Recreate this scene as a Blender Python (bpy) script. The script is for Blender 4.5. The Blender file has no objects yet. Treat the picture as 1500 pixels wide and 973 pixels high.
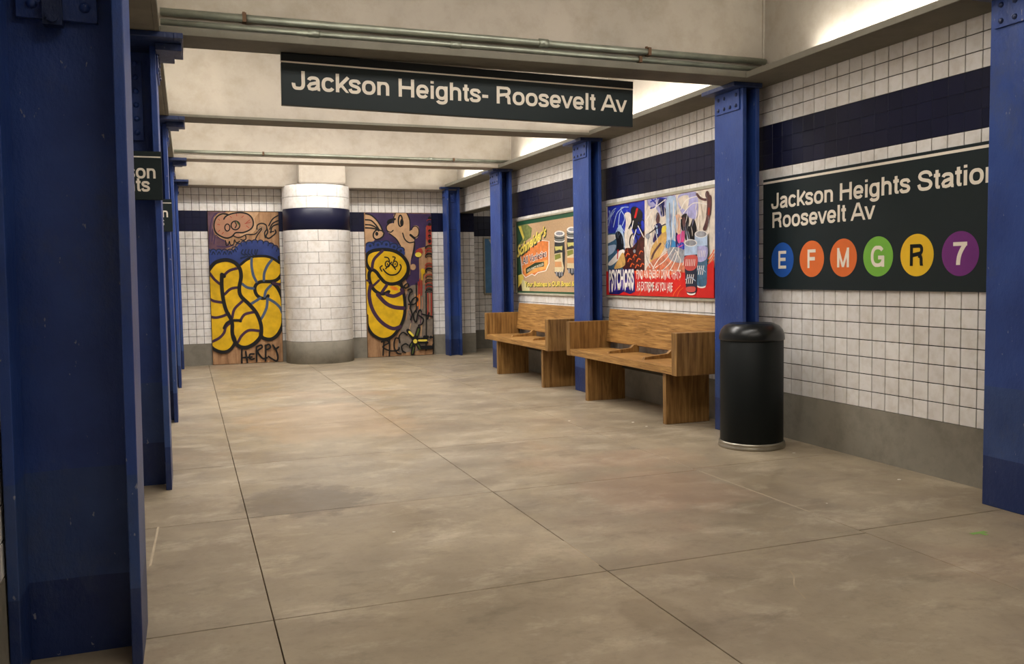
import bpy, bmesh, math, random
from mathutils import Vector, Matrix
from mathutils.geometry import tessellate_polygon
random.seed(7)
SC = bpy.context.scene
COL = SC.collection

# ------------------------------------------------------------------ camera
CAM = Vector((0, 0, 1.35))
FPX, YAW, PIT, ROL = 1277.6, .3549, -.0645, -.0161
FW = Vector((math.sin(YAW)*math.cos(PIT), math.cos(YAW)*math.cos(PIT), math.sin(PIT)))
_r = Vector((math.cos(YAW), -math.sin(YAW), 0)); _u = _r.cross(FW)
RT = _r*math.cos(ROL)+_u*math.sin(ROL); UP = -_r*math.sin(ROL)+_u*math.cos(ROL)
cd = bpy.data.cameras.new('camera'); cam = bpy.data.objects.new('camera', cd); COL.objects.link(cam)
m = Matrix((RT, UP, -FW)).transposed().to_4x4(); m.translation = CAM
cam.matrix_world = m
cd.sensor_width = 36; cd.lens = FPX*36/1500; cd.clip_start = .05; cd.clip_end = 100
SC.camera = cam

# ------------------------------------------------------------------ world, exposure, lights
w = bpy.data.worlds.new('world'); SC.world = w; w.use_nodes = True
w.node_tree.nodes['Background'].inputs[0].default_value = (.8, .85, 1, 1)
w.node_tree.nodes['Background'].inputs[1].default_value = .05
SC.view_settings.view_transform = 'Standard'; SC.view_settings.look = 'None'
SC.view_settings.gamma = 1; SC.view_settings.use_curve_mapping = False
SC.view_settings.exposure = 0.06

WARM = (1, .962, .925)
def area(name, loc, sx, sy, power, col=WARM, rot=(0, 0, 0), spread=180):
    l = bpy.data.lights.new(name, 'AREA'); l.shape = 'RECTANGLE'; l.size = sx; l.size_y = sy
    l.energy = power; l.color = col; l.spread = math.radians(spread)
    o = bpy.data.objects.new(name, l); o.location = loc; o.rotation_euler = rot; COL.objects.link(o)
    return o
#        centre of bay Y, power
BAYS = [(-1.0, 18), (1.6, 24), (4.3, 48), (7.2, 90), (10.1, 132), (12.9, 108)]
for y, p in BAYS:
    area('added_bay_light', (1.9, y, 3.74), 3.2, .5, p)  # unseen lamps added above the beams to light each bay
area('added_passage_light', (6.1, 13.8, 2.85), .9, .3, 9)  # unseen lamp added to light the side passage

# ------------------------------------------------------------------ materials
MATS = {}
def s2l(c):
    return tuple(((x/255)/12.92 if x/255 <= .04045 else ((x/255+.055)/1.055)**2.4) for x in c)
class NT:
    def __init__(s, name):
        s.m = bpy.data.materials.new(name); s.m.use_nodes = True; s.t = s.m.node_tree; s.n = s.t.nodes
        s.b = s.n['Principled BSDF']; s.g = None
    def new(s, ty, **k):
        n = s.n.new(ty)
        for a, v in k.items(): setattr(n, a, v)
        return n
    def link(s, a, b): s.t.links.new(a, b)
    def pos(s):
        if not s.g: s.g = s.new('ShaderNodeNewGeometry')
        return s.g.outputs['Position']
    def noise(s, scale, detail=3, rough=.55, stretch=None, dist=0):
        n = s.new('ShaderNodeTexNoise'); n.inputs['Scale'].default_value = scale
        n.inputs['Detail'].default_value = detail; n.inputs['Roughness'].default_value = rough
        n.inputs['Distortion'].default_value = dist
        if stretch:
            mp = s.new('ShaderNodeMapping'); mp.inputs['Scale'].default_value = stretch
            s.link(s.pos(), mp.inputs[0]); s.link(mp.outputs[0], n.inputs['Vector'])
        else: s.link(s.pos(), n.inputs['Vector'])
        return n.outputs[0]
    def ramp(s, f, stops, interp='LINEAR'):
        r = s.new('ShaderNodeValToRGB'); e = r.color_ramp; e.interpolation = interp
        while len(e.elements) < len(stops): e.elements.new(.5)
        for el, (p, c) in zip(e.elements, stops):
            el.position = p; el.color = (*c, 1) if not isinstance(c, (int, float)) else (c, c, c, 1)
        s.link(f, r.inputs[0]); return r.outputs[0]
    def mix(s, f, a, b, mode='MIX'):
        n = s.new('ShaderNodeMix', data_type='RGBA', blend_type=mode)
        for i, v in ((0, f), (6, a), (7, b)):
            if hasattr(v, 'is_linked') or hasattr(v, 'links'): s.link(v, n.inputs[i])
            elif isinstance(v, (int, float)): n.inputs[i].default_value = v if i == 0 else (v, v, v, 1)
            else: n.inputs[i].default_value = (*v, 1)
        return n.outputs[2]
    def math(s, op, a, b=0, c=0):
        n = s.new('ShaderNodeMath', operation=op)
        for i, v in enumerate((a, b, c)):
            if isinstance(v, (int, float)): n.inputs[i].default_value = v
            else: s.link(v, n.inputs[i])
        return n.outputs[0]
    def xyz(s):
        n = s.new('ShaderNodeSeparateXYZ'); s.link(s.pos(), n.inputs[0]); return n.outputs
    def bump(s, h, strength=.3, dist=.01):
        n = s.new('ShaderNodeBump'); n.inputs['Strength'].default_value = strength
        n.inputs['Distance'].default_value = dist; s.link(h, n.inputs['Height']); s.link(n.outputs[0], s.b.inputs['Normal'])
    def base(s, c, rough=.5, spec=.5, metal=0):
        if isinstance(c, tuple): s.b.inputs['Base Color'].default_value = (*c, 1)
        else: s.link(c, s.b.inputs['Base Color'])
        if isinstance(rough, (int, float)): s.b.inputs['Roughness'].default_value = rough
        else: s.link(rough, s.b.inputs['Roughness'])
        s.b.inputs['Specular IOR Level'].default_value = spec; s.b.inputs['Metallic'].default_value = metal
        return s.m
def flat(name, rgb, rough=.55, spec=.4, metal=0, var=.12, vs=9):
    """plain paint with a little procedural wear"""
    if name in MATS: return MATS[name]
    t = NT(name); c = s2l(rgb)
    n = t.noise(vs, 4)
    col = t.mix(t.ramp(n, [(.3, 0.0), (.7, 1.0)]), tuple(x*(1-var) for x in c), tuple(min(1, x*(1+var)) for x in c))
    MATS[name] = t.base(col, rough, spec, metal); return MATS[name]

def m_tile():
    t = NT('glazed_white_tile'); oi = t.new('ShaderNodeObjectInfo'); t.pos()
    f = t.math('FRACT', t.math('ADD', oi.outputs['Random'], t.g.outputs['Random Per Island']))
    c = t.ramp(f, [(0, s2l((222, 218, 214))), (.5, s2l((229, 226, 222))), (1, s2l((234, 231, 227)))])
    d = t.ramp(t.noise(2.2, 5, .65), [(.25, (.80, .77, .73)), (.5, (1, 1, 1))])
    g = t.ramp(t.noise(14, 4, .6), [(.3, (.86, .84, .80)), (.55, (1, 1, 1))])
    c = t.mix(1, t.mix(1, c, d, 'MULTIPLY'), g, 'MULTIPLY')
    t.bump(t.noise(30, 3), .08, .003)
    return t.base(c, t.ramp(t.noise(5), [(.3, .28), (.7, .5)]), .5)
def m_plaster(name, a, b, dark):
    t = NT(name)
    c = t.mix(t.ramp(t.noise(1.3, 6, .6, dist=.6), [(.3, 0.), (.7, 1.)]), s2l(a), s2l(b))
    c = t.mix(1, c, t.ramp(t.noise(5, 6, .7), [(.25, dark), (.55, (1, 1, 1))]), 'MULTIPLY')
    t.bump(t.noise(40, 5, .6), .12, .006)
    return t.base(c, .85, .25)
def m_floor():
    t = NT('worn_concrete_floor'); x = t.xyz()
    a, b = s2l((130, 117, 98)), s2l((166, 152, 129))
    c = t.mix(t.ramp(t.noise(.8, 7, .62, dist=.3), [(.32, 0.), (.68, 1.)]), a, b)
    c = t.mix(t.ramp(t.noise(1.7, 5, .6, (1, 1, 1), .4), [(.5, 0.), (.66, .55)]), c, s2l((130, 116, 99)))
    c = t.mix(t.ramp(t.noise(.55, 4, .6), [(.55, 0.), (.72, .5)]), c, s2l((164, 136, 113)))      # reddish areas
    c = t.mix(t.ramp(t.noise(3.3, 6, .72, (.6, 1, 1), .3), [(.52, 0.), (.72, .65)]), c, s2l((194, 182, 160)))  # pale scuffs
    c = t.mix(t.ramp(t.noise(4.1, 7, .75, (.6, 1, 1), .2), [(.28, .7), (.46, 0.)]), c, s2l((104, 94, 78)))
    c = t.mix(t.ramp(t.noise(26, 5, .7), [(.3, .25), (.5, 0.)]), c, s2l((104, 96, 82)))
    c = t.mix(t.ramp(t.noise(19, 6, .8, (.6, 1, 1), 2), [(.66, 0.), (.74, .5)]), c, s2l((214, 204, 184)))
    # the dark patch of the old spill in front of the left columns
    def blob(cx, cy, rx, ry, col, amt, c, ns=5):
        dx = t.math('DIVIDE', t.math('SUBTRACT', x[0], cx), rx); dy = t.math('DIVIDE', t.math('SUBTRACT', x[1], cy), ry)
        d = t.math('SQRT', t.math('ADD', t.math('MULTIPLY', dx, dx), t.math('MULTIPLY', dy, dy)))
        d = t.math('ADD', d, t.math('MULTIPLY', t.math('SUBTRACT', t.noise(ns, 6, .7), .5), 1.5))
        return t.mix(t.ramp(d, [(.74, amt), (.98, 0.)]), c, s2l(col))
    c = blob(.62, 5.36, .44, .44, (104, 92, 76), .75, c, 7)
    c = blob(2.75, 4.75, .6, .6, (158, 130, 108), .35, c, 2)
    c = blob(3.1, 5.6, .5, .35, (160, 134, 112), .3, c, 2)
    c = blob(1.2, 8.4, .9, 1.3, (176, 148, 118), .35, c, 2)
    c = blob(1.7, 2.9, .16, .30, (112, 98, 78), .4, c, 3)
    oi = t.new('ShaderNodeObjectInfo')
    c = t.mix(1, c, t.ramp(oi.outputs['Random'], [(0, (.93, .93, .93)), (1, (1.03, 1.02, 1.0))]), 'MULTIPLY')
    t.bump(t.noise(60, 4, .6), .08, .004)
    return t.base(c, t.ramp(t.noise(3, 5), [(.3, .30), (.7, .52)]), .5)
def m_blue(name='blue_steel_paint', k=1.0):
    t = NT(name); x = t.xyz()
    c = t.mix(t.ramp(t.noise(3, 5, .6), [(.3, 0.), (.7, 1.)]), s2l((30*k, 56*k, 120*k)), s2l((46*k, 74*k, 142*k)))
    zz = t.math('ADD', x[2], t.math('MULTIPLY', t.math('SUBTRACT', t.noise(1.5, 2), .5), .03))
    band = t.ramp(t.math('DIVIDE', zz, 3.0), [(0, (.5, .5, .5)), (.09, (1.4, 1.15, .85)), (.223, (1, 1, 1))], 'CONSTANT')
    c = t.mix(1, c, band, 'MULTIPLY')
    c = t.mix(t.ramp(t.noise(34, 3, .6, (1, 1, .45)), [(.70, 0.), (.72, .7)]), c, s2l((150, 150, 160)))  # chips
    c = t.mix(t.ramp(t.noise(13, 5, .75, (1, 1, .35)), [(.70, 0.), (.715, .5)]), c, s2l((120, 124, 146)))
    c = t.mix(t.ramp(t.noise(2.1, 6, .8, (1, 1, .6)), [(.52, 0.), (.68, .5)]), c, s2l((66, 76, 104)))
    h = t.noise(24, 5, .65, (1, 1, .6)); t.bump(h, .55, .009)
    return t.base(c, .42, .45)
def m_wood(name, st, dark=1.0):
    t = NT(name)
    n = t.noise(1, 5, .6, st, .6)
    c = t.ramp(n, [(.28, s2l((96*dark, 68*dark, 34*dark))), (.46, s2l((134*dark, 98*dark, 53*dark))), (.62, s2l((160*dark, 122*dark, 70*dark))), (.8, s2l((176*dark, 138*dark, 84*dark)))])
    c = t.mix(1, c, t.ramp(t.noise(2.5, 4, .6), [(.3, (.82, .8, .76)), (.6, (1, 1, 1))]), 'MULTIPLY')
    t.bump(n, .15, .003)
    return t.base(c, .42, .4)
def m_emit(name, col, s):
    t = NT(name); t.b.inputs['Emission Color'].default_value = (*col, 1); t.b.inputs['Emission Strength'].default_value = s
    return t.base(col, .4)
TILE = m_tile()
JOINT = flat('dark_grout', (40, 40, 36), .95, .1)
JOINT_B = flat('pale_grout', (92, 86, 78), .9, .2)
PLASTER = m_plaster('beige_plaster', (156, 148, 136), (172, 163, 150), (.82, .80, .76))
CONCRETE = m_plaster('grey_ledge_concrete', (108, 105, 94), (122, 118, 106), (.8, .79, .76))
DADO = m_plaster('grey_dado_cement', (124, 119, 107), (144, 138, 125), (.72, .71, .69))
FLOOR = m_floor(); FJOINT = flat('floor_joint_sealant', (92, 76, 56), .9, .1, var=.5, vs=1.6)
FJOINT_L = flat('pale_joint_sealant', (172, 158, 136), .8, .1)
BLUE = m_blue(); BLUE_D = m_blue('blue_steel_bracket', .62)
WOOD_Y = m_wood('oak_along', (40, 3.2, 60), 1.12); WOOD_Z = m_wood('oak_upright', (40, 46, 2.6), .98)
WOOD_X = m_wood('oak_edge', (30, 9, 3), 1.02)
def m_band():
    t = NT('navy_glazed_tile'); oi = t.new('ShaderNodeObjectInfo'); t.pos()
    f = t.math('FRACT', t.math('ADD', oi.outputs['Random'], t.g.outputs['Random Per Island']))
    c = t.ramp(f, [(0, s2l((11, 15, 42))), (1, s2l((15, 19, 50)))])
    c = t.mix(t.ramp(t.noise(1.5, 4), [(.4, 0.), (.8, .5)]), c, s2l((22, 25, 50)))
    return t.base(c, .38, .35)
NAVY = m_band(); NAVYJ = flat('navy_grout', (12, 14, 34), .8, .2)
SIGN = flat('sign_black_green', (20, 33, 36), .5, .35, var=.05)
SIGNB = flat('sign_black', (14, 16, 16), .6, .3)
CREAM = flat('sign_lettering_cream', (234, 224, 208), .6, .3, var=.03)
BLACKP = flat('black_enamel', (8, 14, 14), .5, .22); BLACKG = flat('black_gloss_dome', (9, 13, 15), .3, .5)
CHROME = flat('brushed_steel', (170, 164, 150), .35, .5, .9)
PIPE = flat('galvanised_conduit', (150, 154, 140), .42, .5, .7, .25, 6)
RUST = flat('rusty_clamp', (92, 70, 52), .8, .2)
FRAME = flat('poster_frame_grey', (172, 168, 150), .5, .4)
TUBE = m_emit('fluorescent_tube_glow', (1, .97, .91), 110)
DIFF = m_emit('added_light_diffuser', (1, .9, .75), 3)  # glowing face of the added ceiling lights
WHITEM = flat('white_metal', (210, 205, 195), .5)
PAPER = flat('paper_scrap_white', (235, 230, 220), .8); GREENT = flat('green_tape', (130, 170, 90), .7)

# ------------------------------------------------------------------ builders
def link(name, me, mats, parent=None, loc=None):
    o = bpy.data.objects.new(name, me)
    if isinstance(mats, (list, tuple)):
        if not me.materials:
            for q in mats: me.materials.append(q)
    elif mats and not me.materials: me.materials.append(mats)
    COL.objects.link(o)
    if parent: o.parent = parent
    if loc: o.location = loc
    return o
def tag(o, label=None, cat=None, group=None, kind=None):
    for k, v in (('label', label), ('category', cat), ('group', group), ('kind', kind)):
        if v: o[k] = v
    return o
def thing(name, label, cat, loc=(0, 0, 0), group=None):
    o = bpy.data.objects.new(name, None); o.empty_display_size = .1; COL.objects.link(o); o.location = loc
    return tag(o, label, cat, group)
def struct(name, bm, mat, parent=None):
    o = bmo(name, bm, mat, parent)
    if not parent: o['kind'] = 'structure'
    return o
def bmo(name, bm, mat, parent=None, smooth=False):
    me = bpy.data.meshes.new(name); bmesh.ops.recalc_face_normals(bm, faces=bm.faces); bm.to_mesh(me); bm.free()
    if smooth:
        for p in me.polygons: p.use_smooth = True
    o = link(name, me, mat)
    if parent:
        o.parent = parent; o.matrix_parent_inverse = Matrix.Translation(-wloc(parent)); 
    return o
def wloc(p):
    return Vector(p.location) if p.parent is None else Vector((0, 0, 0))
def bx(bm, x0, x1, y0, y1, z0, z1, bev=0):
    x0, x1 = min(x0, x1), max(x0, x1); y0, y1 = min(y0, y1), max(y0, y1); z0, z1 = min(z0, z1), max(z0, z1)
    vs = [bm.verts.new((x, y, z)) for x in (x0, x1) for y in (y0, y1) for z in (z0, z1)]
    fs = [bm.faces.new([vs[i] for i in f]) for f in ((0, 1, 3, 2), (4, 6, 7, 5), (0, 4, 5, 1), (2, 3, 7, 6), (0, 2, 6, 4), (1, 5, 7, 3))]
    if bev:
        es = list({e for f in fs for e in f.edges})
        bmesh.ops.bevel(bm, geom=es, offset=bev, segments=1 if bev < .004 else 2, affect='EDGES', profile=.5)
    return bm
def box(*a): return bx(bmesh.new(), *a)
def tube(bm, a, b, r, n=10, caps=True):
    a, b = Vector(a), Vector(b); d = (b-a).normalized()
    s = d.orthogonal().normalized(); t = d.cross(s)
    R = [[bm.verts.new(p+s*r*math.cos(2*math.pi*i/n)+t*r*math.sin(2*math.pi*i/n)) for i in range(n)] for p in (a, b)]
    for i in range(n): bm.faces.new((R[0][i], R[0][(i+1) % n], R[1][(i+1) % n], R[1][i])).smooth = True
    if caps: bm.faces.new(R[0]); bm.faces.new(R[1])
    return bm
def lathe(bm, c, prof, n=48):
    rings = []
    for r, z in prof:
        rings.append([bm.verts.new((c[0]+r*math.cos(2*math.pi*i/n), c[1]+r*math.sin(2*math.pi*i/n), c[2]+z)) for i in range(n)] if r > 1e-5 else [bm.verts.new((c[0], c[1], c[2]+z))])
    for A, B in zip(rings, rings[1:]):
        for i in range(n):
            j = (i+1) % n
            if len(A) == 1 and len(B) == 1: continue
            if len(A) == 1: bm.faces.new((A[0], B[i], B[j]))
            elif len(B) == 1: bm.faces.new((A[i], A[j], B[0]))
            else: bm.faces.new((A[i], A[j], B[j], B[i]))
    return bm
def prism(bm, pts, axis, a, b):
    """polygon pts in the two remaining axes, extruded along axis"""
    def mk(p, v):
        return {'X': (v, p[0], p[1]), 'Y': (p[0], v, p[1]), 'Z': (p[0], p[1], v)}[axis]
    A = [bm.verts.new(mk(p, a)) for p in pts]; B = [bm.verts.new(mk(p, b)) for p in pts]
    bm.faces.new(A); bm.faces.new(B)
    for i in range(len(pts)):
        j = (i+1) % len(pts); bm.faces.new((A[i], A[j], B[j], B[i]))
    return bm
def dome(bm, c, axis, r, h, n=8):
    """rivet head sticking out from c along axis vector"""
    ax = Vector(axis).normalized(); s = ax.orthogonal().normalized(); t = ax.cross(s); c = Vector(c)
    prev = None
    for k in range(3):
        a = k*math.pi/6; rr = r*math.cos(a); hh = h*math.sin(a)
        ring = [bm.verts.new(c+ax*hh+s*rr*math.cos(2*math.pi*i/n)+t*rr*math.sin(2*math.pi*i/n)) for i in range(n)]
        if prev:
            for i in range(n): bm.faces.new((prev[i], prev[(i+1) % n], ring[(i+1) % n], ring[i])).smooth = True
        prev = ring
    tip = bm.verts.new(c+ax*h)
    for i in range(n): bm.faces.new((prev[i], prev[(i+1) % n], tip)).smooth = True

# ---- tiles: a chamfered front, one mesh shared by all tiles of one size
TM = {}
def tile_geo(bm, u0, u1, z0, z1, plane, axis, sgn, t=.008, ch=.0022):
    def P(u, z, d):
        d = plane+sgn*d
        return (d, u, z) if axis == 'X' else (u, d, z)
    a = [bm.verts.new(P(u, z, 0)) for u, z in ((u0, z0), (u1, z0), (u1, z1), (u0, z1))]
    b = [bm.verts.new(P(u, z, t-ch*.7)) for u, z in ((u0, z0), (u1, z0), (u1, z1), (u0, z1))]
    c = [bm.verts.new(P(u, z, t)) for u, z in ((u0+ch, z0+ch), (u1-ch, z0+ch), (u1-ch, z1-ch), (u0+ch, z1-ch))]
    for A, B in ((a, b), (b, c)):
        for i in range(4): bm.faces.new((A[i], A[(i+1) % 4], B[(i+1) % 4], B[i]))
    bm.faces.new(c)
def tile_field(parent, axis, plane, sgn, us, zs, mat, skip=None, single=None, gap=.005, stuffname='tile_rows', t=.008, name='tile'):
    rest = bmesh.new(); n = 0
    for i in range(len(us)-1):
        for j in range(len(zs)-1):
            u0, u1, z0, z1 = us[i], us[i+1], zs[j], zs[j+1]
            if u1-u0 < .015 or z1-z0 < .015: continue
            uc, zc = (u0+u1)/2, (z0+z1)/2
            if skip and skip(u0, u1, z0, z1): continue
            if single and single(uc, zc):
                W, Hh = round(u1-u0-gap, 4), round(z1-z0-gap, 4); key = (axis, sgn, W, Hh, mat.name)
                if key not in TM:
                    b = bmesh.new(); tile_geo(b, -W/2, W/2, -Hh/2, Hh/2, 0, axis, sgn, t)
                    bmesh.ops.recalc_face_normals(b, faces=b.faces)
                    me = bpy.data.meshes.new(name); b.to_mesh(me); b.free(); me.materials.append(mat); TM[key] = me
                o = bpy.data.objects.new(name, TM[key]); COL.objects.link(o); o.parent = parent
                o.location = (plane, uc, zc) if axis == 'X' else (uc, plane, zc); n += 1
            else: tile_geo(rest, u0+gap/2, u1-gap/2, z0+gap/2, z1-gap/2, plane, axis, sgn, t)
    if len(rest.verts):
        o = bmo(stuffname, rest, mat, parent); o['kind'] = 'stuff'
    else: rest.free()
    return n
def rng(a, b, step, ph=None):
    """cell boundaries from a to b on a grid of step through ph"""
    ph = a if ph is None else ph
    k = math.ceil((a-ph)/step+1e-6); out = [a]
    while ph+k*step < b-1e-4:
        out.append(ph+k*step); k += 1
    return out+[b]
def split(a, b, n): return [a+(b-a)*i/n for i in range(n+1)]

# ------------------------------------------------------------------ text and flat artwork
def text_tris(body, bold=.0, shear=0, space=1.0):
    c = bpy.data.curves.new('t', 'FONT'); c.body = body; c.size = 1; c.offset = bold; c.shear = shear; c.space_character = space
    c.resolution_u = 4
    o = bpy.data.objects.new('t', c); COL.objects.link(o)
    bpy.context.view_layer.update()
    dg = bpy.context.evaluated_depsgraph_get(); me = o.evaluated_get(dg).to_mesh()
    V = [tuple(v.co[:2]) for v in me.vertices]; F = [tuple(p.vertices) for p in me.polygons]
    o.evaluated_get(dg).to_mesh_clear(); bpy.data.objects.remove(o); bpy.data.curves.remove(c)
    return V, F
_cap = None
def text_norm(body, bold=0., shear=0, space=1.0):
    """vertices with u 0..1 over the line's width and v in cap heights above the baseline"""
    global _cap
    if _cap is None:
        V, F = text_tris('H'); _cap = max(v[1] for v in V)
    V, F = text_tris(body, bold, shear, space)
    x0 = min(v[0] for v in V); x1 = max(v[0] for v in V)
    return [((v[0]-x0)/(x1-x0), v[1]/_cap) for v in V], F
def ray(px, py, axis, val):
    d = FW*FPX+RT*(px-750)+UP*(486.5-py); i = 'XYZ'.index(axis); t = (val-CAM[i])/d[i]
    return CAM+d*t
def smooth(pts, closed=False, k=5):
    n = len(pts); out = []
    if n < 3: return list(pts)
    rngk = range(n) if closed else range(n-1)
    for i in rngk:
        p = [pts[(i+j) % n] if closed else pts[max(0, min(n-1, i+j))] for j in (-1, 0, 1, 2)]
        for s in range(k):
            t = s/k
            out.append(tuple(.5*((2*p[1][a])+(-p[0][a]+p[2][a])*t+(2*p[0][a]-5*p[1][a]+4*p[2][a]-p[3][a])*t*t+(-p[0][a]+3*p[1][a]-3*p[2][a]+p[3][a])*t**3) for a in (0, 1)))
    if not closed: out.append(pts[-1])
    return out
class Art:
    """paint layers on a flat board: shapes are traced in picture units (ox + u/s, oy + v/s) and laid on the board's plane"""
    def __init__(s, axis, plane, sgn, clip):
        s.axis, s.plane, s.sgn, s.clip = axis, plane, sgn, clip
        s.V, s.F, s.M, s.mats, s.k = [], [], [], [], 1
        s.o = (0, 0, 1)
    def at(s, ox, oy, sc): s.o = (ox, oy, sc); return s
    def pt(s, u, v, d):
        p = ray(s.o[0]+u/s.o[2], s.o[1]+v/s.o[2], s.axis, s.plane)
        a = 0 if s.axis == 'Y' else 1
        p[a] = max(s.clip[0], min(s.clip[1], p[a])); p[2] = max(s.clip[2], min(s.clip[3], p[2]))
        p['XYZ'.index(s.axis)] = s.plane+s.sgn*d
        return p
    def mi(s, m):
        if m not in s.mats: s.mats.append(m)
        return s.mats.index(m)
    def add(s, pts, faces, m, own=True):
        d = .0008+s.k*.00007
        if own: s.k += 1
        b = len(s.V); s.V += [tuple(s.pt(u, v, d)) for u, v in pts]
        s.F += [tuple(b+i for i in f) for f in faces]; s.M += [s.mi(m)]*len(faces)
    def poly(s, pts, m, sm=True):
        if sm: pts = smooth(pts, True, 4)
        tr = tessellate_polygon([[Vector((p[0], p[1], 0)) for p in pts]])
        s.add(pts, tr, m)
    def ell(s, cx, cy, rx, ry, m, n=20):
        s.poly([(cx+rx*math.cos(2*math.pi*i/n), cy+ry*math.sin(2*math.pi*i/n)) for i in range(n)], m, False)
    def stroke(s, pts, wd, m, closed=False, sm=True, taper=None):
        if sm: pts = smooth(pts, closed, 5)
        if closed: pts = pts+[pts[0]]
        n = len(pts); P = []; F = []
        for i in range(n):
            a = Vector(pts[max(0, i-1)]); b = Vector(pts[min(n-1, i+1)]); 
            if closed and i in (0, n-1): a = Vector(pts[-2]); b = Vector(pts[1])
            d = b-a; d = d.normalized() if d.length > 1e-6 else Vector((1, 0)); q = Vector((-d.y, d.x))
            w_ = wd/2*(1 if not taper else taper(i/(n-1)))
            p = Vector(pts[i]); P += [tuple(p+q*w_), tuple(p-q*w_)]
            if i: F.append((2*i-2, 2*i-1, 2*i+1, 2*i))
        s.add(P, F, m)
        if not closed and not taper:
            for e in (0, n-1):
                c = pts[e]; r = wd/2*.98
                s.add([(c[0]+r*math.cos(i*math.pi/4), c[1]+r*math.sin(i*math.pi/4)) for i in range(8)], [tuple(range(8))], m)
    def ring(s, cx, cy, rx, ry, wd, m, n=20, a0=0, a1=360):
        full = a1-a0 >= 360; k = n if full else n+1
        pts = [(cx+rx*math.cos(math.radians(a0+(a1-a0)*i/n)), cy+ry*math.sin(math.radians(a0+(a1-a0)*i/n))) for i in range(k)]
        s.stroke(pts, wd, m, closed=full, sm=False)
    def text(s, body, p0, p1, c0, c1, m, bold=.01, shear=0, space=1.0, drip=False):
        V, F = text_norm(body, bold, shear, space); P = []
        for a, b in V:
            h = c0+(c1-c0)*a
            if drip and b < .12: b -= .30*(.5+.5*math.sin(a*61))+.08*math.sin(a*23)
            P.append((p0[0]+(p1[0]-p0[0])*a, p0[1]+(p1[1]-p0[1])*a-h*b))
        s.add(P, F, m)
    def build(s, name, parent):
        me = bpy.data.meshes.new(name); me.from_pydata(s.V, [], s.F)
        for q in s.mats: me.materials.append(q)
        for p, i in zip(me.polygons, s.M): p.material_index = i
        me.update(); me.validate(clean_customdata=False)
        o = link(name, me, None)
        if parent: o.parent = parent; o.matrix_parent_inverse = Matrix.Translation(-wloc(parent))
        return o

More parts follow.
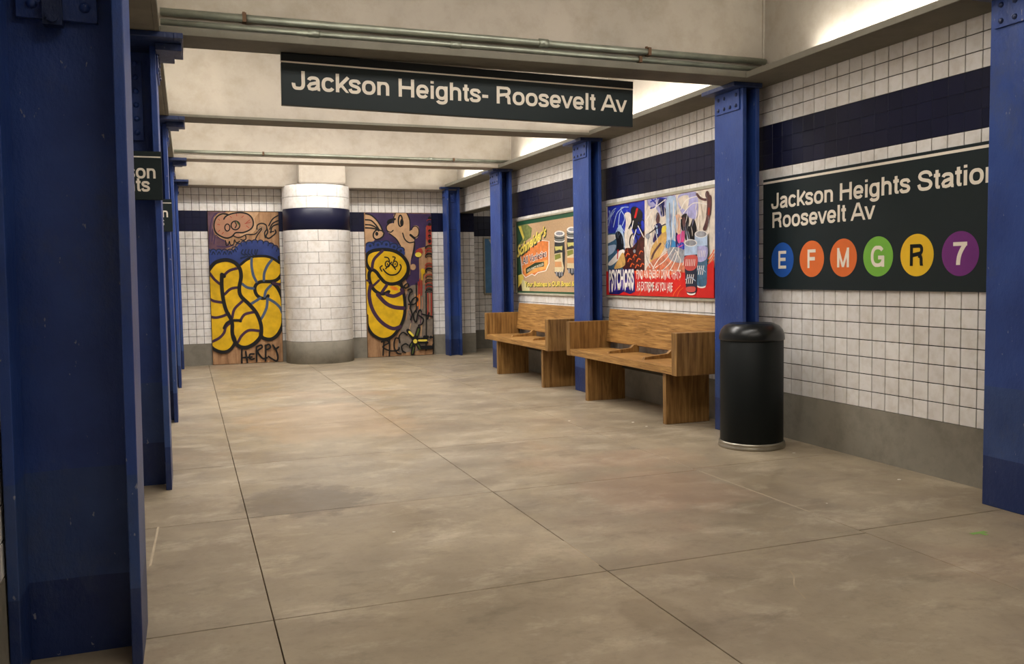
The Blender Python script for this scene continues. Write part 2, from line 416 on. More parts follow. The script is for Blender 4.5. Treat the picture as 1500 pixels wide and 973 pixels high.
# grotesque sign lettering drawn as strokes: centre lines in cap heights, x-height .74
LW = .150; HX = .74
def _arc(cx, cy, rx, ry, a0, a1, n=14):
    e = .86        # slightly squared rounds
    f = lambda v: math.copysign(abs(v)**e, v)
    return [(cx+rx*f(math.cos(math.radians(a0+(a1-a0)*i/n))), cy+ry*f(math.sin(math.radians(a0+(a1-a0)*i/n)))) for i in range(n+1)]
def _glyphs():
    h = LW/2; t = HX-h+.012; b = h-.012; m_ = HX/2; G = {}
    rl, rr = .045+h, .735-h
    G['o'] = (.78, [_arc(.39, m_, .345-h, t-m_, 0, 360, 28)], -.02, .76)
    G['n'] = (.76, [[(.07+h, -.1), (.07+h, 1)], [(.07+h, .40)]+_arc(.375, .44, .305-h+.0, t-.44, 180, 0, 12)+[(.68-h, .3), (.68-h, -.1)]], 0, HX)
    G['h'] = (.76, [[(.07+h, -.1), (.07+h, 1.1)], [(.07+h, .40)]+_arc(.375, .44, .305-h, t-.44, 180, 0, 12)+[(.68-h, .3), (.68-h, -.1)]], 0, 1)
    G['a'] = (.74, [_arc(.36, .50, .23, t-.50, 168, 0, 10)+[(.59, .40), (.59, .16), (.63, .065), (.70, .062)], [(.59, .43), (.42, .395), (.22, .34), (.125, .22), (.17, .09), (.30, b), (.46, .10), (.58, .24)]], -.02, .76)
    G['c'] = (.70, [_arc(.375, m_, .33-h, t-m_, 32, 328, 22)], -.02, .76)
    G['e'] = (.75, [_arc(.375, m_, .33-h, t-m_, 0, 325, 24), [(.12, m_-.015), (.69-h+.07, m_-.015)]], -.02, .76)
    G['s'] = (.68, [smooth([(.58, .52), (.50, .645), (.34, t), (.17, .64), (.125, .53), (.20, .43), (.36, .375), (.50, .32), (.565, .215), (.50, .10), (.34, b), (.16, .09), (.09, .225)], False, 4)], -.02, .76)
    G['k'] = (.70, [[(.07+h, -.1), (.07+h, 1.1)], [(.70, .84), (.18, .27)], [(.30, .44), (.66, -.08)]], 0, 1)
    G['i'] = (.32, [[(.085+h, -.1), (.085+h, HX)], [(.085+h, .86), (.085+h, 1.0)]], 0, 1)
    G['l'] = (.32, [[(.085+h, -.1), (.085+h, 1.1)]], 0, 1)
    G['t'] = (.40, [smooth([(.20, .95), (.20, .5), (.20, .20), (.24, .085), (.37, .062)], False, 4), [(.03, HX-.058), (.37, HX-.058)]], 0, .95)
    G['g'] = (.77, [_arc(.365, m_+.0, .32-h, t-m_, 0, 360, 26), [(.685-h, HX+.1), (.685-h, .0)]+_arc(.37, -.02, .315-h, .175, 0, -165, 10)], -.29, HX+.012)
    G['v'] = (.68, [[(.055, .88), (.34, -.02)], [(.625, .88), (.34, -.02)]], 0, HX)
    G['-'] = (.46, [[(.06, .36), (.40, .36)]], 0, 1)
    G['J'] = (.74, [smooth([(.59, 1.15), (.59, .6), (.59, .27), (.51, .10), (.34, b), (.17, .10), (.11, .27), (.11, .34)], False, 4)], -.02, 1)
    G['H'] = (1.0, [[(.09+h, -.1), (.09+h, 1.1)], [(.91-h, -.1), (.91-h, 1.1)], [(.1, .52), (.9, .52)]], 0, 1)
    G['R'] = (.98, [[(.09+h, -.1), (.09+h, 1.1)], [(.09, 1-h), (.55, 1-h)]+_arc(.60, .735, .21, .265-h, 90, -90, 10)+[(.09, .47)], smooth([(.60, .47), (.74, .42), (.785, .30), (.79, .12), (.83, -.06)], False, 4)], 0, 1)
    G['A'] = (.94, [[(.03, -.12), (.45, 1.05)], [(.91, -.12), (.49, 1.05)], [(.22, .315), (.72, .315)]], 0, 1)
    G['S'] = (.92, [smooth([(.79, .68), (.70, .86), (.46, 1-h+.012), (.22, .87), (.16, .71), (.27, .58), (.47, .515), (.68, .45), (.79, .29), (.69, .115), (.45, b), (.20, .12), (.11, .33)], False, 4)], -.02, 1.02)
    G['E'] = (.90, [[(.09+h, -.1), (.09+h, 1.1)], [(.1, 1-h), (.83, 1-h)], [(.1, .52), (.78, .52)], [(.1, h), (.84, h)]], 0, 1)
    G['F'] = (.86, [[(.09+h, -.1), (.09+h, 1.1)], [(.1, 1-h), (.80, 1-h)], [(.1, .50), (.74, .50)]], 0, 1)
    G['M'] = (1.12, [[(.09+h, -.1), (.09+h, 1.1)], [(1.03-h, -.1), (1.03-h, 1.1)], [(.14, 1.12), (.56, .0)], [(.98, 1.12), (.56, .0)]], 0, 1)
    G['G'] = (1.04, [_arc(.52, .5, .46-h, .512-h, 38, 335, 26), [(.55, .44), (.96, .44)], [(.96-h, .50), (.96-h, -.1)]], -.015, 1.015)
    G['7'] = (.74, [[(.05, 1-h), (.70, 1-h)], smooth([(.62, .93), (.42, .60), (.32, .30), (.29, -.08)], False, 4)], 0, 1)
    G[' '] = (.36, [], 0, 1)
    return G
GL = _glyphs()
def glyph_bm(ch, frame, x, sx, zb, cap, depth, wt):
    adv, paths, lo, hi = GL[ch]; bm = bmesh.new()
    for k, pts in enumerate(paths):
        n = len(pts); L = []; closed = (Vector(pts[0])-Vector(pts[-1])).length < 1e-4
        for i in range(n):
            a, b = Vector(pts[max(0, i-1)]), Vector(pts[min(n-1, i+1)])
            if closed and i in (0, n-1): a, b = Vector(pts[-2]), Vector(pts[1])
            d = (b-a).normalized(); q = Vector((-d.y, d.x))*LW*wt/2; p = Vector(pts[i])
            r = []
            for s in (q, -q):
                v = p+s; v.y = max(lo, min(hi, v.y)); r.append(bm.verts.new(frame(x+sx*v.x, zb+cap*v.y, depth+k*.00015)))
            L.append(r)
        for A_, B_ in zip(L, L[1:]): bm.faces.new((A_[0], A_[1], B_[1], B_[0]))
    return bm
def letters(name, body, parent, mat, frame, u0, u1, zb, cap, wt=1.18, depth=.0015):
    tot = sum(GL[c][0] for c in body)-.12; sx = (u1-u0)/tot; x = u0-.06*sx
    for c in body:
        if c != ' ':
            o = bmo('letter', glyph_bm(c, frame, x, sx, zb, cap, depth, wt), mat, parent)
        x += GL[c][0]*sx

# ================================================================== THE SETTING
XW, XL = 4.518, -.62          # tiled faces of the right and left walls
ZS = 2.86                     # underside of beams and ledges
YB = 14.70                    # tiled face of the end wall
YF = -2.6
TW = .1252
# ---- floor: dark sub-base seen in the joints, slabs on top
fl = struct('floor', box(XL-.3, 7.6, YF-.2, 15.6, -.12, -.009), FJOINT)
xs = [XL-.05, .272, 1.746, 3.225, 4.75]
ys = [YF, -1.14, .41, 1.955, 3.508, 5.10, 6.62, 8.17, 9.72, 11.27, 12.82, 15.5]
g = .0023
for i in range(4):
    for j in range(len(ys)-1):
        dy = 0 if i < 3 else .05
        y0 = ys[j]+(dy if j else 0); y1 = ys[j+1]+(dy if j < len(ys)-2 else 0)
        bmo('floor_slab', bx(bmesh.new(), xs[i]+g, xs[i+1]-g, y0+g*1.6, y1-g*1.6, -.009, 0, .0015), FLOOR, fl)
for y0, y1 in ((12.3, 13.8), (13.8, 15.5)):
    for x0, x1 in ((4.75, 6.2), (6.2, 7.6)):
        bmo('floor_slab', bx(bmesh.new(), x0+g, x1-g, y0+g*1.6, y1-g*1.6, -.009, 0, .0015), FLOOR, fl)
bmo('joint_filler', box(3.219, 3.230, 3.95, 5.08, -.009, -.0006), FJOINT_L, fl)
bmo('joint_filler', box(1.741, 1.751, 3.60, 4.0, -.009, -.0006), FJOINT_L, fl)

def scratch(pts, w_):
    b = bmesh.new(); L = []
    for i, p in enumerate(pts):
        d = (Vector(pts[min(i+1, len(pts)-1)])-Vector(pts[max(0, i-1)])).normalized(); q = Vector((-d.y, d.x))*w_/2
        L.append([b.verts.new((p[0]+q.x*e, p[1]+q.y*e, .0004)) for e in (1, -1)])
    for A_, B_ in zip(L, L[1:]): b.faces.new((A_[0], A_[1], B_[1], B_[0]))
    bmo('floor_scratch', b, FJOINT_L, fl)
scratch([(2.503, 3.192), (2.47, 3.12), (2.397, 3.029), (2.339, 2.882)], .005)
scratch([(-.2, 5.118), (-.207, 4.8), (-.216, 4.412)], .012)
# ---- right wall
bm = box(XW+.0, XW+.24, YF, 12.3, 0, 3.95)
bx(bm, XW, XW+.24, 12.3, YB, 2.46, 3.95)
wr = struct('wall_right', bm, JOINT)
bmo('dado', box(XW-.010, XW, YF, 12.3, 0, .366), DADO, wr)
bmo('opening_soffit', box(XW-.006, XW+.246, 12.3, YB-.001, 2.452, 2.466), CONCRETE, wr)
bmo('opening_jamb', box(XW-.006, XW+.246, 12.292, 12.31, 0, 2.46), PLASTER, wr)
US = rng(YF, 12.3, TW, 3.991)
ZLO = split(.366, 2.19, 15); ZHI = split(2.545, ZS+.01, 3)
SIGNS = [(3.5, 6.085, 1.21, 2.10), (6.7, 8.95, 1.10, 2.12), (9.65, 11.87, 1.10, 2.12)]
def hid(u0, u1, z0, z1): return any(u0 > a and u1 < b and z0 > c-.001 and z1 < d+.001 for a, b, c, d in SIGNS)
n1 = tile_field(wr, 'X', XW, -1, US, ZLO, TILE, hid, lambda u, z: (3.72 < u < 6.0) or (6.42 < u < 8.95 and .97 < z < 1.12), .0062)
n2 = tile_field(wr, 'X', XW, -1, US, ZHI, TILE, None, lambda u, z: 3.72 < u < 6.0 or 6.42 < u < 8.9, .0062)
print('single tiles right', n1+n2)
tile_field(wr, 'X', XW, -1, US, split(2.19, 2.545, 3), NAVY, None, None, .0012, 'navy_band')
bmo('navy_band_grout', box(XW-.0045, XW, YF, 12.3, 2.19, 2.545), NAVYJ, wr)
tile_field(wr, 'X', XW, -1, rng(12.3, YB, TW, 3.991), split(2.46, ZS+.01, 3), TILE, None, None, .0062)

# ---- left wall (only a sliver of it shows beside the nearest column)
wl = struct('wall_left', box(XL-.24, XL, YF, YB, 0, 3.95), JOINT)
bmo('dado', box(XL, XL+.010, YF, YB, 0, .366), DADO, wl)
USL = rng(YF, YB, TW, 3.0)
tile_field(wl, 'X', XL, 1, USL, ZLO, TILE, None, lambda u, z: 2.0 < u < 3.3 and z < 1.9, .0062)
tile_field(wl, 'X', XL, 1, USL, ZHI, TILE, None, None, .0062)
tile_field(wl, 'X', XL, 1, USL, split(2.19, 2.545, 3), NAVY, None, None, .0012, 'navy_band')

# ---- end wall
wb = struct('wall_back', box(XL, 4.763, YB, YB+.2, 0, 3.95), JOINT)
PAN = [(.335, 1.43), (2.822, 3.985)]       # graffiti boards
def pil(x): return 1.50 < x < 2.54
BX = []
for a, b in ((XL, .335), (1.43, 1.52), (2.52, 2.822), (3.985, 4.763)): BX.append((a, b))
for a, b in BX:
    bmo('dado', box(a, b, YB-.010, YB, 0, .345), DADO, wb)
def skb(u0, u1, z0, z1): return 1.56 < u0 and u1 < 2.48
nb = 0
for a, b in BX:
    nb += tile_field(wb, 'Y', YB, -1, rng(a, b, .1141, .107), split(.345, 2.13, 15), TILE, skb, lambda u, z: .0 < u < 4.15, .0062)
nb += tile_field(wb, 'Y', YB, -1, rng(XL, 4.763, .1141, .107), [2.45, 2.575, 2.70, 2.815], TILE, skb, lambda u, z: .0 < u < 4.15, .0062)
print('single tiles back', nb)
for a, b in BX:
    tile_field(wb, 'Y', YB, -1, rng(a, b, .1141, .107), split(2.13, 2.45, 3), NAVY, None, None, .0012, 'navy_band')
    bmo('navy_band_grout', box(a, b, YB-.0045, YB, 2.13, 2.45), NAVYJ, wb)
# ---- wall behind the camera and the ceiling
struct('wall_front', box(XL-.24, XW+.24, YF-.2, YF, 0, 3.95), PLASTER)
struct('ceiling', box(XL-.3, XW+.3, YF-.2, YB+.2, 3.85, 3.95), PLASTER)
# ---- side passage beyond the opening
wp = struct('wall_passage', box(XW+.24, 7.6, 15.45, 15.6, 0, 3.0), JOINT)
tile_field(wp, 'Y', 15.45, -1, rng(4.763, 7.5, .118, 5.2), split(.345, 2.09, 15), TILE, None, lambda u, z: u < 5.7, .0062)
tile_field(wp, 'Y', 15.45, -1, rng(4.763, 7.5, .118, 5.2), split(2.455, 2.9, 4), TILE, None, lambda u, z: u < 5.7, .0062)
tile_field(wp, 'Y', 15.45, -1, rng(4.763, 7.5, .118, 5.2), split(2.09, 2.455, 3), NAVY, None, None, .0012, 'navy_band')
bmo('dado', box(4.763, 7.5, 15.44, 15.45, 0, .345), DADO, wp)
struct('wall_passage_end', box(7.5, 7.6, 12.2, 15.6, 0, 3.0), PLASTER)
struct('wall_passage_near', box(XW+.24, 7.6, 12.1, 12.3, 0, 3.0), PLASTER)
struct('wall_passage_return', box(4.70, 4.763, YB+.2, 15.45, 0, 3.0), PLASTER)
struct('ceiling_passage', box(XW+.24, 7.6, 12.1, 15.6, 2.9, 3.0), PLASTER)

# ---- light ledges above both rows of columns, with the cove wall behind them
for nm, x0, x1, lip, cw in (('trim_1', 4.14, XW, 4.14, 4.37), ('trim_2', XL, -.10, -.10, -.33)):
    sg = 1 if lip > 0 else -1
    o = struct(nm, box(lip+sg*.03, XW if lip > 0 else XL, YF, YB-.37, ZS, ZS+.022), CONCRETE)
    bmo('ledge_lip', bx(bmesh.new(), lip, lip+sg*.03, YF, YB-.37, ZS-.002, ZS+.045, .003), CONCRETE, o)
for nm, a, b in (('wall_cove_right', 4.37, XW-.001), ('wall_cove_left', XL+.001, -.33)):
    struct(nm, box(a, b, YF, YB-.3, ZS+.023, 3.85), PLASTER)

# ================================================================== CROSS BEAMS
BEAMS = [(.35, .65, 0, ''), (3.2, 3.5, 0, ''), (5.83, 6.14, 1, 'nearest plaster beam, crossing above the hanging station sign'),
         (8.67, 8.99, 0, 'second plaster beam, without any pipe, behind the hanging sign'),
         (11.62, 11.92, 1, 'third plaster beam with one thin pipe along its ledge')]
for y0, y1, lip, lab in BEAMS:
    t = thing('cross_beam', lab or ('plaster beam behind the camera' if y0 < 1 else 'plaster beam above the nearest blue columns'), 'beam', (2.0, y0, ZS))
    if lip:
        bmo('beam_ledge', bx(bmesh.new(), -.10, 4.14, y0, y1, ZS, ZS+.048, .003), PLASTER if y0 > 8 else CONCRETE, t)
        bmo('beam_web', box(-.33, 4.37, y0+.09, y1, ZS+.048, 3.85), PLASTER, t)
    else:
        bmo('beam_web', bx(bmesh.new(), -.33, 4.37, y0, y1, ZS+.023, 3.85), PLASTER, t)
        bmo('beam_underside', box(-.10, 4.14, y0, y1, ZS, ZS+.023), CONCRETE, t)  # darker concrete colour paints in the shade under the beam
    bmo('corner_bead', box(4.352, 4.368, y0+(.075 if lip else -.012), y0+(.089 if lip else -.001), ZS+.05, 3.85), PLASTER, t)
t = thing('cross_beam', 'farthest plaster beam, along the top of the graffiti wall', 'beam', (2.0, 14.33, 2.8))
bmo('beam_web', bx(bmesh.new(), XL, 4.37, 14.33, YB-.001, 2.815, 3.85, .01), PLASTER, t)
bmo('beam_boss', bx(bmesh.new(), 1.70, 2.44, 14.10, 14.33, 2.84, 3.85, .035), PLASTER, t)

# ---- conduits
def conduit(y, z, r, lab, coup, clamps):
    t = thing('conduit_pipe', lab, 'pipe', (2.0, y, z))
    bmo('pipe', tube(bmesh.new(), (-.095, y, z), (4.345, y, z), r, 14), PIPE, t)
    for x in coup: bmo('coupling', tube(bmesh.new(), (x-.035, y, z), (x+.035, y, z), r*1.3, 12), PIPE, t)
    for x in clamps:
        b = box(x-.012, x+.012, y-r*1.25, y+r*1.2, z-r*1.2, z+r*1.2)
        bx(b, x-.008, x+.008, y+.015, y+.032, z+r*.4, z+r*(1.9 if z > 2.98 else 1.25))
        bmo('pipe_clamp', b, RUST, t)
conduit(5.872, 3.005, .024, 'upper grey steel pipe on the nearest beam', (2.45,), (.40, 3.30))
conduit(5.862, 2.940, .019, 'lower grey steel pipe on the nearest beam, with a coupling at its left', (.83, 1.79), (3.22,))
conduit(11.655, 2.955, .019, 'single thin grey pipe along the third beam', (3.19,), (3.5, .97))

# ================================================================== STEEL COLUMNS
def column(side, yn, lab, L=.41, xface=None, tilt=0):
    """side +1: right row, flange faces -X; side -1: left row, flange faces +X.  H section, web across the corridor"""
    xf = xface if xface is not None else (4.225 if side > 0 else -.165)
    xw = 4.385 if side > 0 else XL+.012
    d = 1 if side > 0 else -1              # direction from corridor flange to wall
    ft = .036; y0, y1 = yn, yn+L; ym = (y0+y1)/2
    t = thing('steel_column', lab, 'column', ((xf+xw)/2, ym, 0), 'blue riveted steel columns')
    z1 = ZS-.035
    bmo('flange', bx(bmesh.new(), xf, xf+d*ft, y0, y1, 0, z1, .004), BLUE, t)
    bmo('flange', bx(bmesh.new(), xw-d*ft, xw, y0, y1, 0, z1, .004), BLUE, t)
    bmo('web', box(xf+d*ft, xw-d*ft, ym-.017, ym+.017, 0, z1), BLUE, t)
    # cap plate under the beam
    xo = xf-d*.11
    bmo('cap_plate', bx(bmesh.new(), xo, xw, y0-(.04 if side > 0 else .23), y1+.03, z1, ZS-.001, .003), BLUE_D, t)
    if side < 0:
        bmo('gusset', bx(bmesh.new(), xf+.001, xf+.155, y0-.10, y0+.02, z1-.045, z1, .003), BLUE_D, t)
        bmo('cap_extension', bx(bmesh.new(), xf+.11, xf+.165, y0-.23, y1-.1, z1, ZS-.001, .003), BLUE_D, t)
    # riveted plate on the corridor flange
    fz0 = 2.66
    fp = bmo('rivet_plate', bx(bmesh.new(), xf-d*.012, xf, y0+.035, y1-.035, fz0, z1, .002), BLUE, t)
    for r_ in range(2):
        for c_ in range(4):
            if side > 0 and r_ == 1 and c_ == 1: continue
            b = bmesh.new(); dome(b, (xf-d*.012, y0+.075+c_*(L-.15)/3, fz0+.035+r_*.085), (-d, 0, 0), .016, .012)
            r = bmo('rivet', b, BLUE_D, fp)
    # riveted plate on the web, seen from the near side
    a, b_ = sorted((xf+d*(ft+.055), xw-d*(ft+.03)))
    wp_ = bmo('rivet_plate', bx(bmesh.new(), a, b_, ym-.040, ym-.017, 2.26 if side < 0 else 2.62, z1-.06, .002), BLUE, t)
    xsr = (b_-.04, a+.05) if side < 0 else (a+.04,)
    nr = 6 if side < 0 else 2
    for xr in xsr:
        for i in range(nr):
            b = bmesh.new(); dome(b, (xr, ym-.040, (2.31 if side < 0 else 2.66)+i*.088), (0, -1, 0), .019, .016)
            bmo('rivet', b, BLUE, wp_)
    if side > 0:
        bmo('weld_seam', box(xf+d*ft, xw-d*ft, ym-.021, ym-.017, 2.145, 2.153), BLUE_D, t)
    t.rotation_euler.y = tilt
    return t
column(1, 3.285, 'blue steel column at the right edge, beside the black station wall sign', .405)
column(1, 5.995, 'blue steel column directly behind the black litter bin', .40)
column(1, 8.875, 'blue steel column between the two wooden benches', .42)
column(1, 11.74, 'blue steel column at the far end of the farther bench', .43, 4.20)
column(1, 14.28, 'farthest right blue steel column, next to the right graffiti board', .25, 4.15)
column(-1, 3.275, 'huge dark blue steel column filling the left edge', .405, -.196, .0115)
column(-1, 6.0, 'second blue steel column on the left, carrying the larger black sign', .42, -.142, .003)
column(-1, 8.87, 'third blue steel column on the left, carrying the small distant sign', .42, -.130)
column(-1, 11.74, 'fourth blue steel column on the left, seen as a thin strip', .42, -.115)
column(-1, 14.2, 'last blue steel column on the left, against the tiled end wall', .3, -.09)
# clamp on the near column's plate
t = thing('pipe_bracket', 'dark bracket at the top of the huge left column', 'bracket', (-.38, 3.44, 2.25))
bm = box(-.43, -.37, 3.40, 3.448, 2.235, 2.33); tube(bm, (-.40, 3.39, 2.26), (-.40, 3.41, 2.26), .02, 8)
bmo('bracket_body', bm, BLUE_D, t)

# ================================================================== ROUND PILLAR
pc = (2.01, 14.50); PR = .535
t = thing('round_pillar', 'round pillar faced with large white tiles and a navy band', 'pillar', (pc[0], pc[1], 0))
def arc_piece(bm, r0, r1, a0, a1, z0, z1, ch=0, n=5):
    A = []
    for k in range(n+1):
        a = a0+(a1-a0)*k/n; c, s = math.cos(a), math.sin(a)
        A.append([bm.verts.new((pc[0]+r*c, pc[1]+r*s, z)) for r, z in ((r0, z0), (r1, z0+0), (r1+ch, z0+ch), (r1+ch, z1-ch), (r1, z1), (r0, z1))])
    for p, q in zip(A, A[1:]):
        for i in range(5): bm.faces.new((p[i], q[i], q[i+1], p[i+1]))
    bm.faces.new(A[0]); bm.faces.new(A[-1])
core = bmesh.new(); lathe(core, (pc[0], pc[1], 0), [(0, 0), (PR-.012, 0), (PR-.012, 2.845), (0, 2.845)], 64)
bmo('pillar_core', core, JOINT_B, t, False)
b = bmesh.new(); arc_piece(b, PR-.02, PR+.004, math.radians(150), math.radians(390), 0, .352, .003, 48); bmo('pillar_base', b, DADO, t, True)
b = bmesh.new(); arc_piece(b, PR-.02, PR-.002, math.radians(150), math.radians(390), 2.128, 2.462, .002, 48); bmo('navy_band', b, NAVY, t, True)
rows = split(.354, 2.126, 10)
rows = [(rows[i], rows[i+1]) for i in range(10)]+[(2.464, 2.647), (2.647, 2.838)]
da = .335/PR
for j, (z0, z1) in enumerate(rows):
    ph = math.radians(150)+(da*.5 if j % 2 else 0)-da*.32
    for i in range(8):
        a0 = ph+i*da; a1 = a0+da
        a0c, a1c = max(a0, math.radians(165)), min(a1, math.radians(375))
        if a1c-a0c < .03: continue
        b = bmesh.new(); arc_piece(b, PR-.012, PR-.002, a0c+.006, a1c-.006, z0+.003, z1-.003, .002, 5)
        bmo('pillar_tile', b, TILE, t)

# ================================================================== BENCHES
def bench(y0, y1, lab):
    t = thing('wooden_bench', lab, 'bench', (4.17, (y0+y1)/2, 0), 'wooden platform benches')
    xa, xb = 3.93, 4.43; at = .09
    bmo('seat', bx(bmesh.new(), xa+.004, xb-.03, y0+at, y1-at, .462, .532, .004), WOOD_Y, t)
    for a in (y0, y1-at):
        bmo('arm_panel', bx(bmesh.new(), xa, xb, a, a+at, .457, .832, .005), WOOD_Z, t)
    # back board leans back a little
    b = bmesh.new(); prism(b, [(4.375, .60), (4.408, .592), (4.455, .955), (4.422, .963)], 'Y', y0+at+.004, y1-at-.004)
    bmesh.ops.bevel(b, geom=list(b.edges), offset=.003, segments=1, affect='EDGES'); bmo('backrest', b, WOOD_Y, t)
    for a in (y0+.235, y1-.47):
        bmo('leg_panel', bx(bmesh.new(), xa+.03, xb-.02, a, a+.055, 0, .457, .003), WOOD_Z, t)
    bmo('stretcher', bx(bmesh.new(), 4.375, 4.40, y0+.29, y1-.47, .335, .457, .002), flat('dark_stained_board', (58, 52, 40), .7, .3), t)
    for a in (y0+(y1-y0)*.345, y0+(y1-y0)*.665):
        b = bmesh.new(); prism(b, [(4.05, .532), (4.40, .532), (4.40, .61), (4.345, .61), (4.31, .578), (4.06, .553)], 'Y', a-.022, a+.022)
        bmo('seat_divider', b, WOOD_X, t)
    return t
bench(6.53, 8.865, 'nearer brown wooden bench under the red and blue poster')
bench(9.40, 11.72, 'farther brown wooden bench under the green framed poster')

# ================================================================== LITTER BIN
bc = (4.075, 5.665)
t = thing('litter_bin', 'tall round black litter bin with a domed lid by the column', 'bin', (bc[0], bc[1], 0))
bmo('bin_body', lathe(bmesh.new(), (*bc, 0), [(0, .03), (.236, .03), (.238, .04), (.238, .828), (.232, .834), (0, .834)], 56), BLACKP, t, True)
bmo('base_ring', lathe(bmesh.new(), (*bc, 0), [(0, 0), (.250, 0), (.254, .006), (.254, .02), (.248, .026), (.25, .032), (.25, .044), (.243, .05), (.236, .05)], 56), CHROME, t, True)
bmo('domed_lid', lathe(bmesh.new(), (*bc, 0), [(.234, .826), (.246, .830), (.247, .842), (.244, .87), (.232, .905), (.208, .935), (.172, .953), (.165, .956), (.158, .953), (.12, .956), (0, .958)], 56), BLACKG, t, True)

# ================================================================== SIGNS
# hanging sign
t = thing('hanging_sign', 'long black hanging sign reading Jackson Heights- Roosevelt Av', 'sign', (.64, 6.06, 2.857))
bmo('sign_panel', bx(bmesh.new(), .64, 3.272, 6.06, 6.105, 2.513, 2.793, .002), SIGN, t)
bmo('sign_header', bx(bmesh.new(), .64, 3.272, 6.058, 6.105, 2.802, 2.8575, .001), SIGNB, t)
bmo('white_line', box(.64, 3.272, 6.0575, 6.104, 2.7925, 2.8025), CREAM, t)
fr = lambda u, z, d: (u, 6.06-d, z)
letters('lettering', 'Jackson Heights- Roosevelt Av', t, CREAM, fr, .712, 3.208, 2.620, .124)
t.rotation_euler = (0, .0125, 0)
# wall sign
t = thing('wall_sign', 'large black station sign with coloured route circles on the tiled wall', 'sign', (4.49, 4.8, 1.2))
xs_ = 4.492
bmo('sign_panel', bx(bmesh.new(), xs_, XW-.0085, 3.52, 6.09, 1.205, 2.105, .002), SIGN, t)
fr = lambda u, z, d: (xs_-d, -u, z)
bm = box(xs_-.001, xs_, 3.52, 6.09, 2.066, 2.084); bmo('white_line', bm, CREAM, t)
letters('lettering', 'Jackson Heights Station', t, CREAM, fr, -5.975, -3.845, 1.858, .125)
letters('lettering', 'Roosevelt Av', t, CREAM, fr, -5.967, -4.842, 1.704, .125)
RC = [('E', 5.837, (28, 84, 170)), ('F', 5.486, (222, 110, 50)), ('M', 5.142, (222, 110, 50)), ('G', 4.801, (118, 180, 66)),
      ('R', 4.457, (236, 190, 40)), ('7', 4.114, (112, 44, 120))]
for ch, y, c in RC:
    mt = flat('route_'+ch, c, .5, .35, var=.05)
    b = bmesh.new(); tube(b, (xs_-.0008, y, 1.442), (xs_+.001, y, 1.442), .139, 48); d_ = bmo('route_circle', b, mt, t)
    d_['label'] = {'E': 'blue circle', 'F': 'left orange circle', 'M': 'right orange circle', 'G': 'green circle', 'R': 'yellow circle', '7': 'purple circle'}[ch]+' with '+ch
    hw = {'E': .050, 'F': .047, 'M': .063, 'G': .062, 'R': .057, '7': .050}[ch]
    letters('letter', ch, d_, SIGNB if ch == 'R' else CREAM, lambda u, z, d: (xs_-d-.0006, -u, z), -y-hw, -y+hw, 1.372, .142, 1.25)
# signs on the left columns
for yy, xr, lab, z0 in ((5.99, -.124, 'black sign on the second left column, ending in on and ts', 1.862), (8.86, -.108, 'small distant black sign on the third left column', 1.815)):
    t = thing('column_sign', lab, 'sign', (xr-.25, yy-.02, z0))
    bmo('sign_panel', bx(bmesh.new(), xr-.49, xr, yy-.03, yy, z0, z0+.302, .002), SIGN, t)
    bmo('white_line', box(xr-.49, xr-.004, yy-.031, yy-.03, z0+.262, z0+.27), CREAM, t)
    fr = lambda u, z, d, yy=yy: (u, yy-.03-d, z)
    letters('lettering', 'Jackson', t, CREAM, fr, xr-.43, xr-.037, z0+.133, .084)
    letters('lettering', 'Heights', t, CREAM, fr, xr-.43, xr-.076, z0+.052, .084)

# ================================================================== PICTURES ON THE WALLS
YEL = flat('spray_yellow', (214, 172, 24), .6, .3, var=.2, vs=6); BLK = flat('spray_black', (22, 22, 22), .6, .3)
PUR = flat('spray_purple_line', (62, 38, 62), .6, .3); GRB = flat('spray_grey_blue', (70, 86, 112), .6, .3)
CLB = flat('spray_blue', (44, 60, 116), .6, .3, var=.25, vs=5); CLD = flat('spray_dark_blue', (26, 38, 66), .6, .3)
VIO = flat('spray_violet', (60, 44, 80), .6, .3, var=.2, vs=5); PINK = flat('spray_pink', (166, 122, 96), .6, .3)
MAU = flat('spray_mauve', (92, 66, 78), .6, .3, var=.3, vs=8); REDS = flat('spray_red', (158, 56, 44), .6, .3)
ORS = flat('spray_orange', (218, 120, 40), .6, .3); TAN = flat('board_tan', (186, 150, 114), .6, .3, var=.15, vs=12)
LYE = flat('spray_light_yellow', (226, 206, 80), .6, .3); GRN = flat('spray_green', (74, 88, 40), .6, .3)
GRS = flat('spray_grey', (124, 112, 100), .6, .3, var=.2)
def m_ply():
    t = NT('plywood_board')
    c = t.ramp(t.noise(1, 5, .6, (14, 3, 1.6), .5), [(.3, s2l((128, 96, 68))), (.5, s2l((166, 128, 94))), (.72, s2l((188, 150, 112)))])
    c = t.mix(1, c, t.ramp(t.noise(3, 6, .7), [(.3, (.68, .64, .6)), (.55, (1, 1, 1))]), 'MULTIPLY')
    return t.base(c, .7, .25)
PLY = m_ply()
YP = 14.665
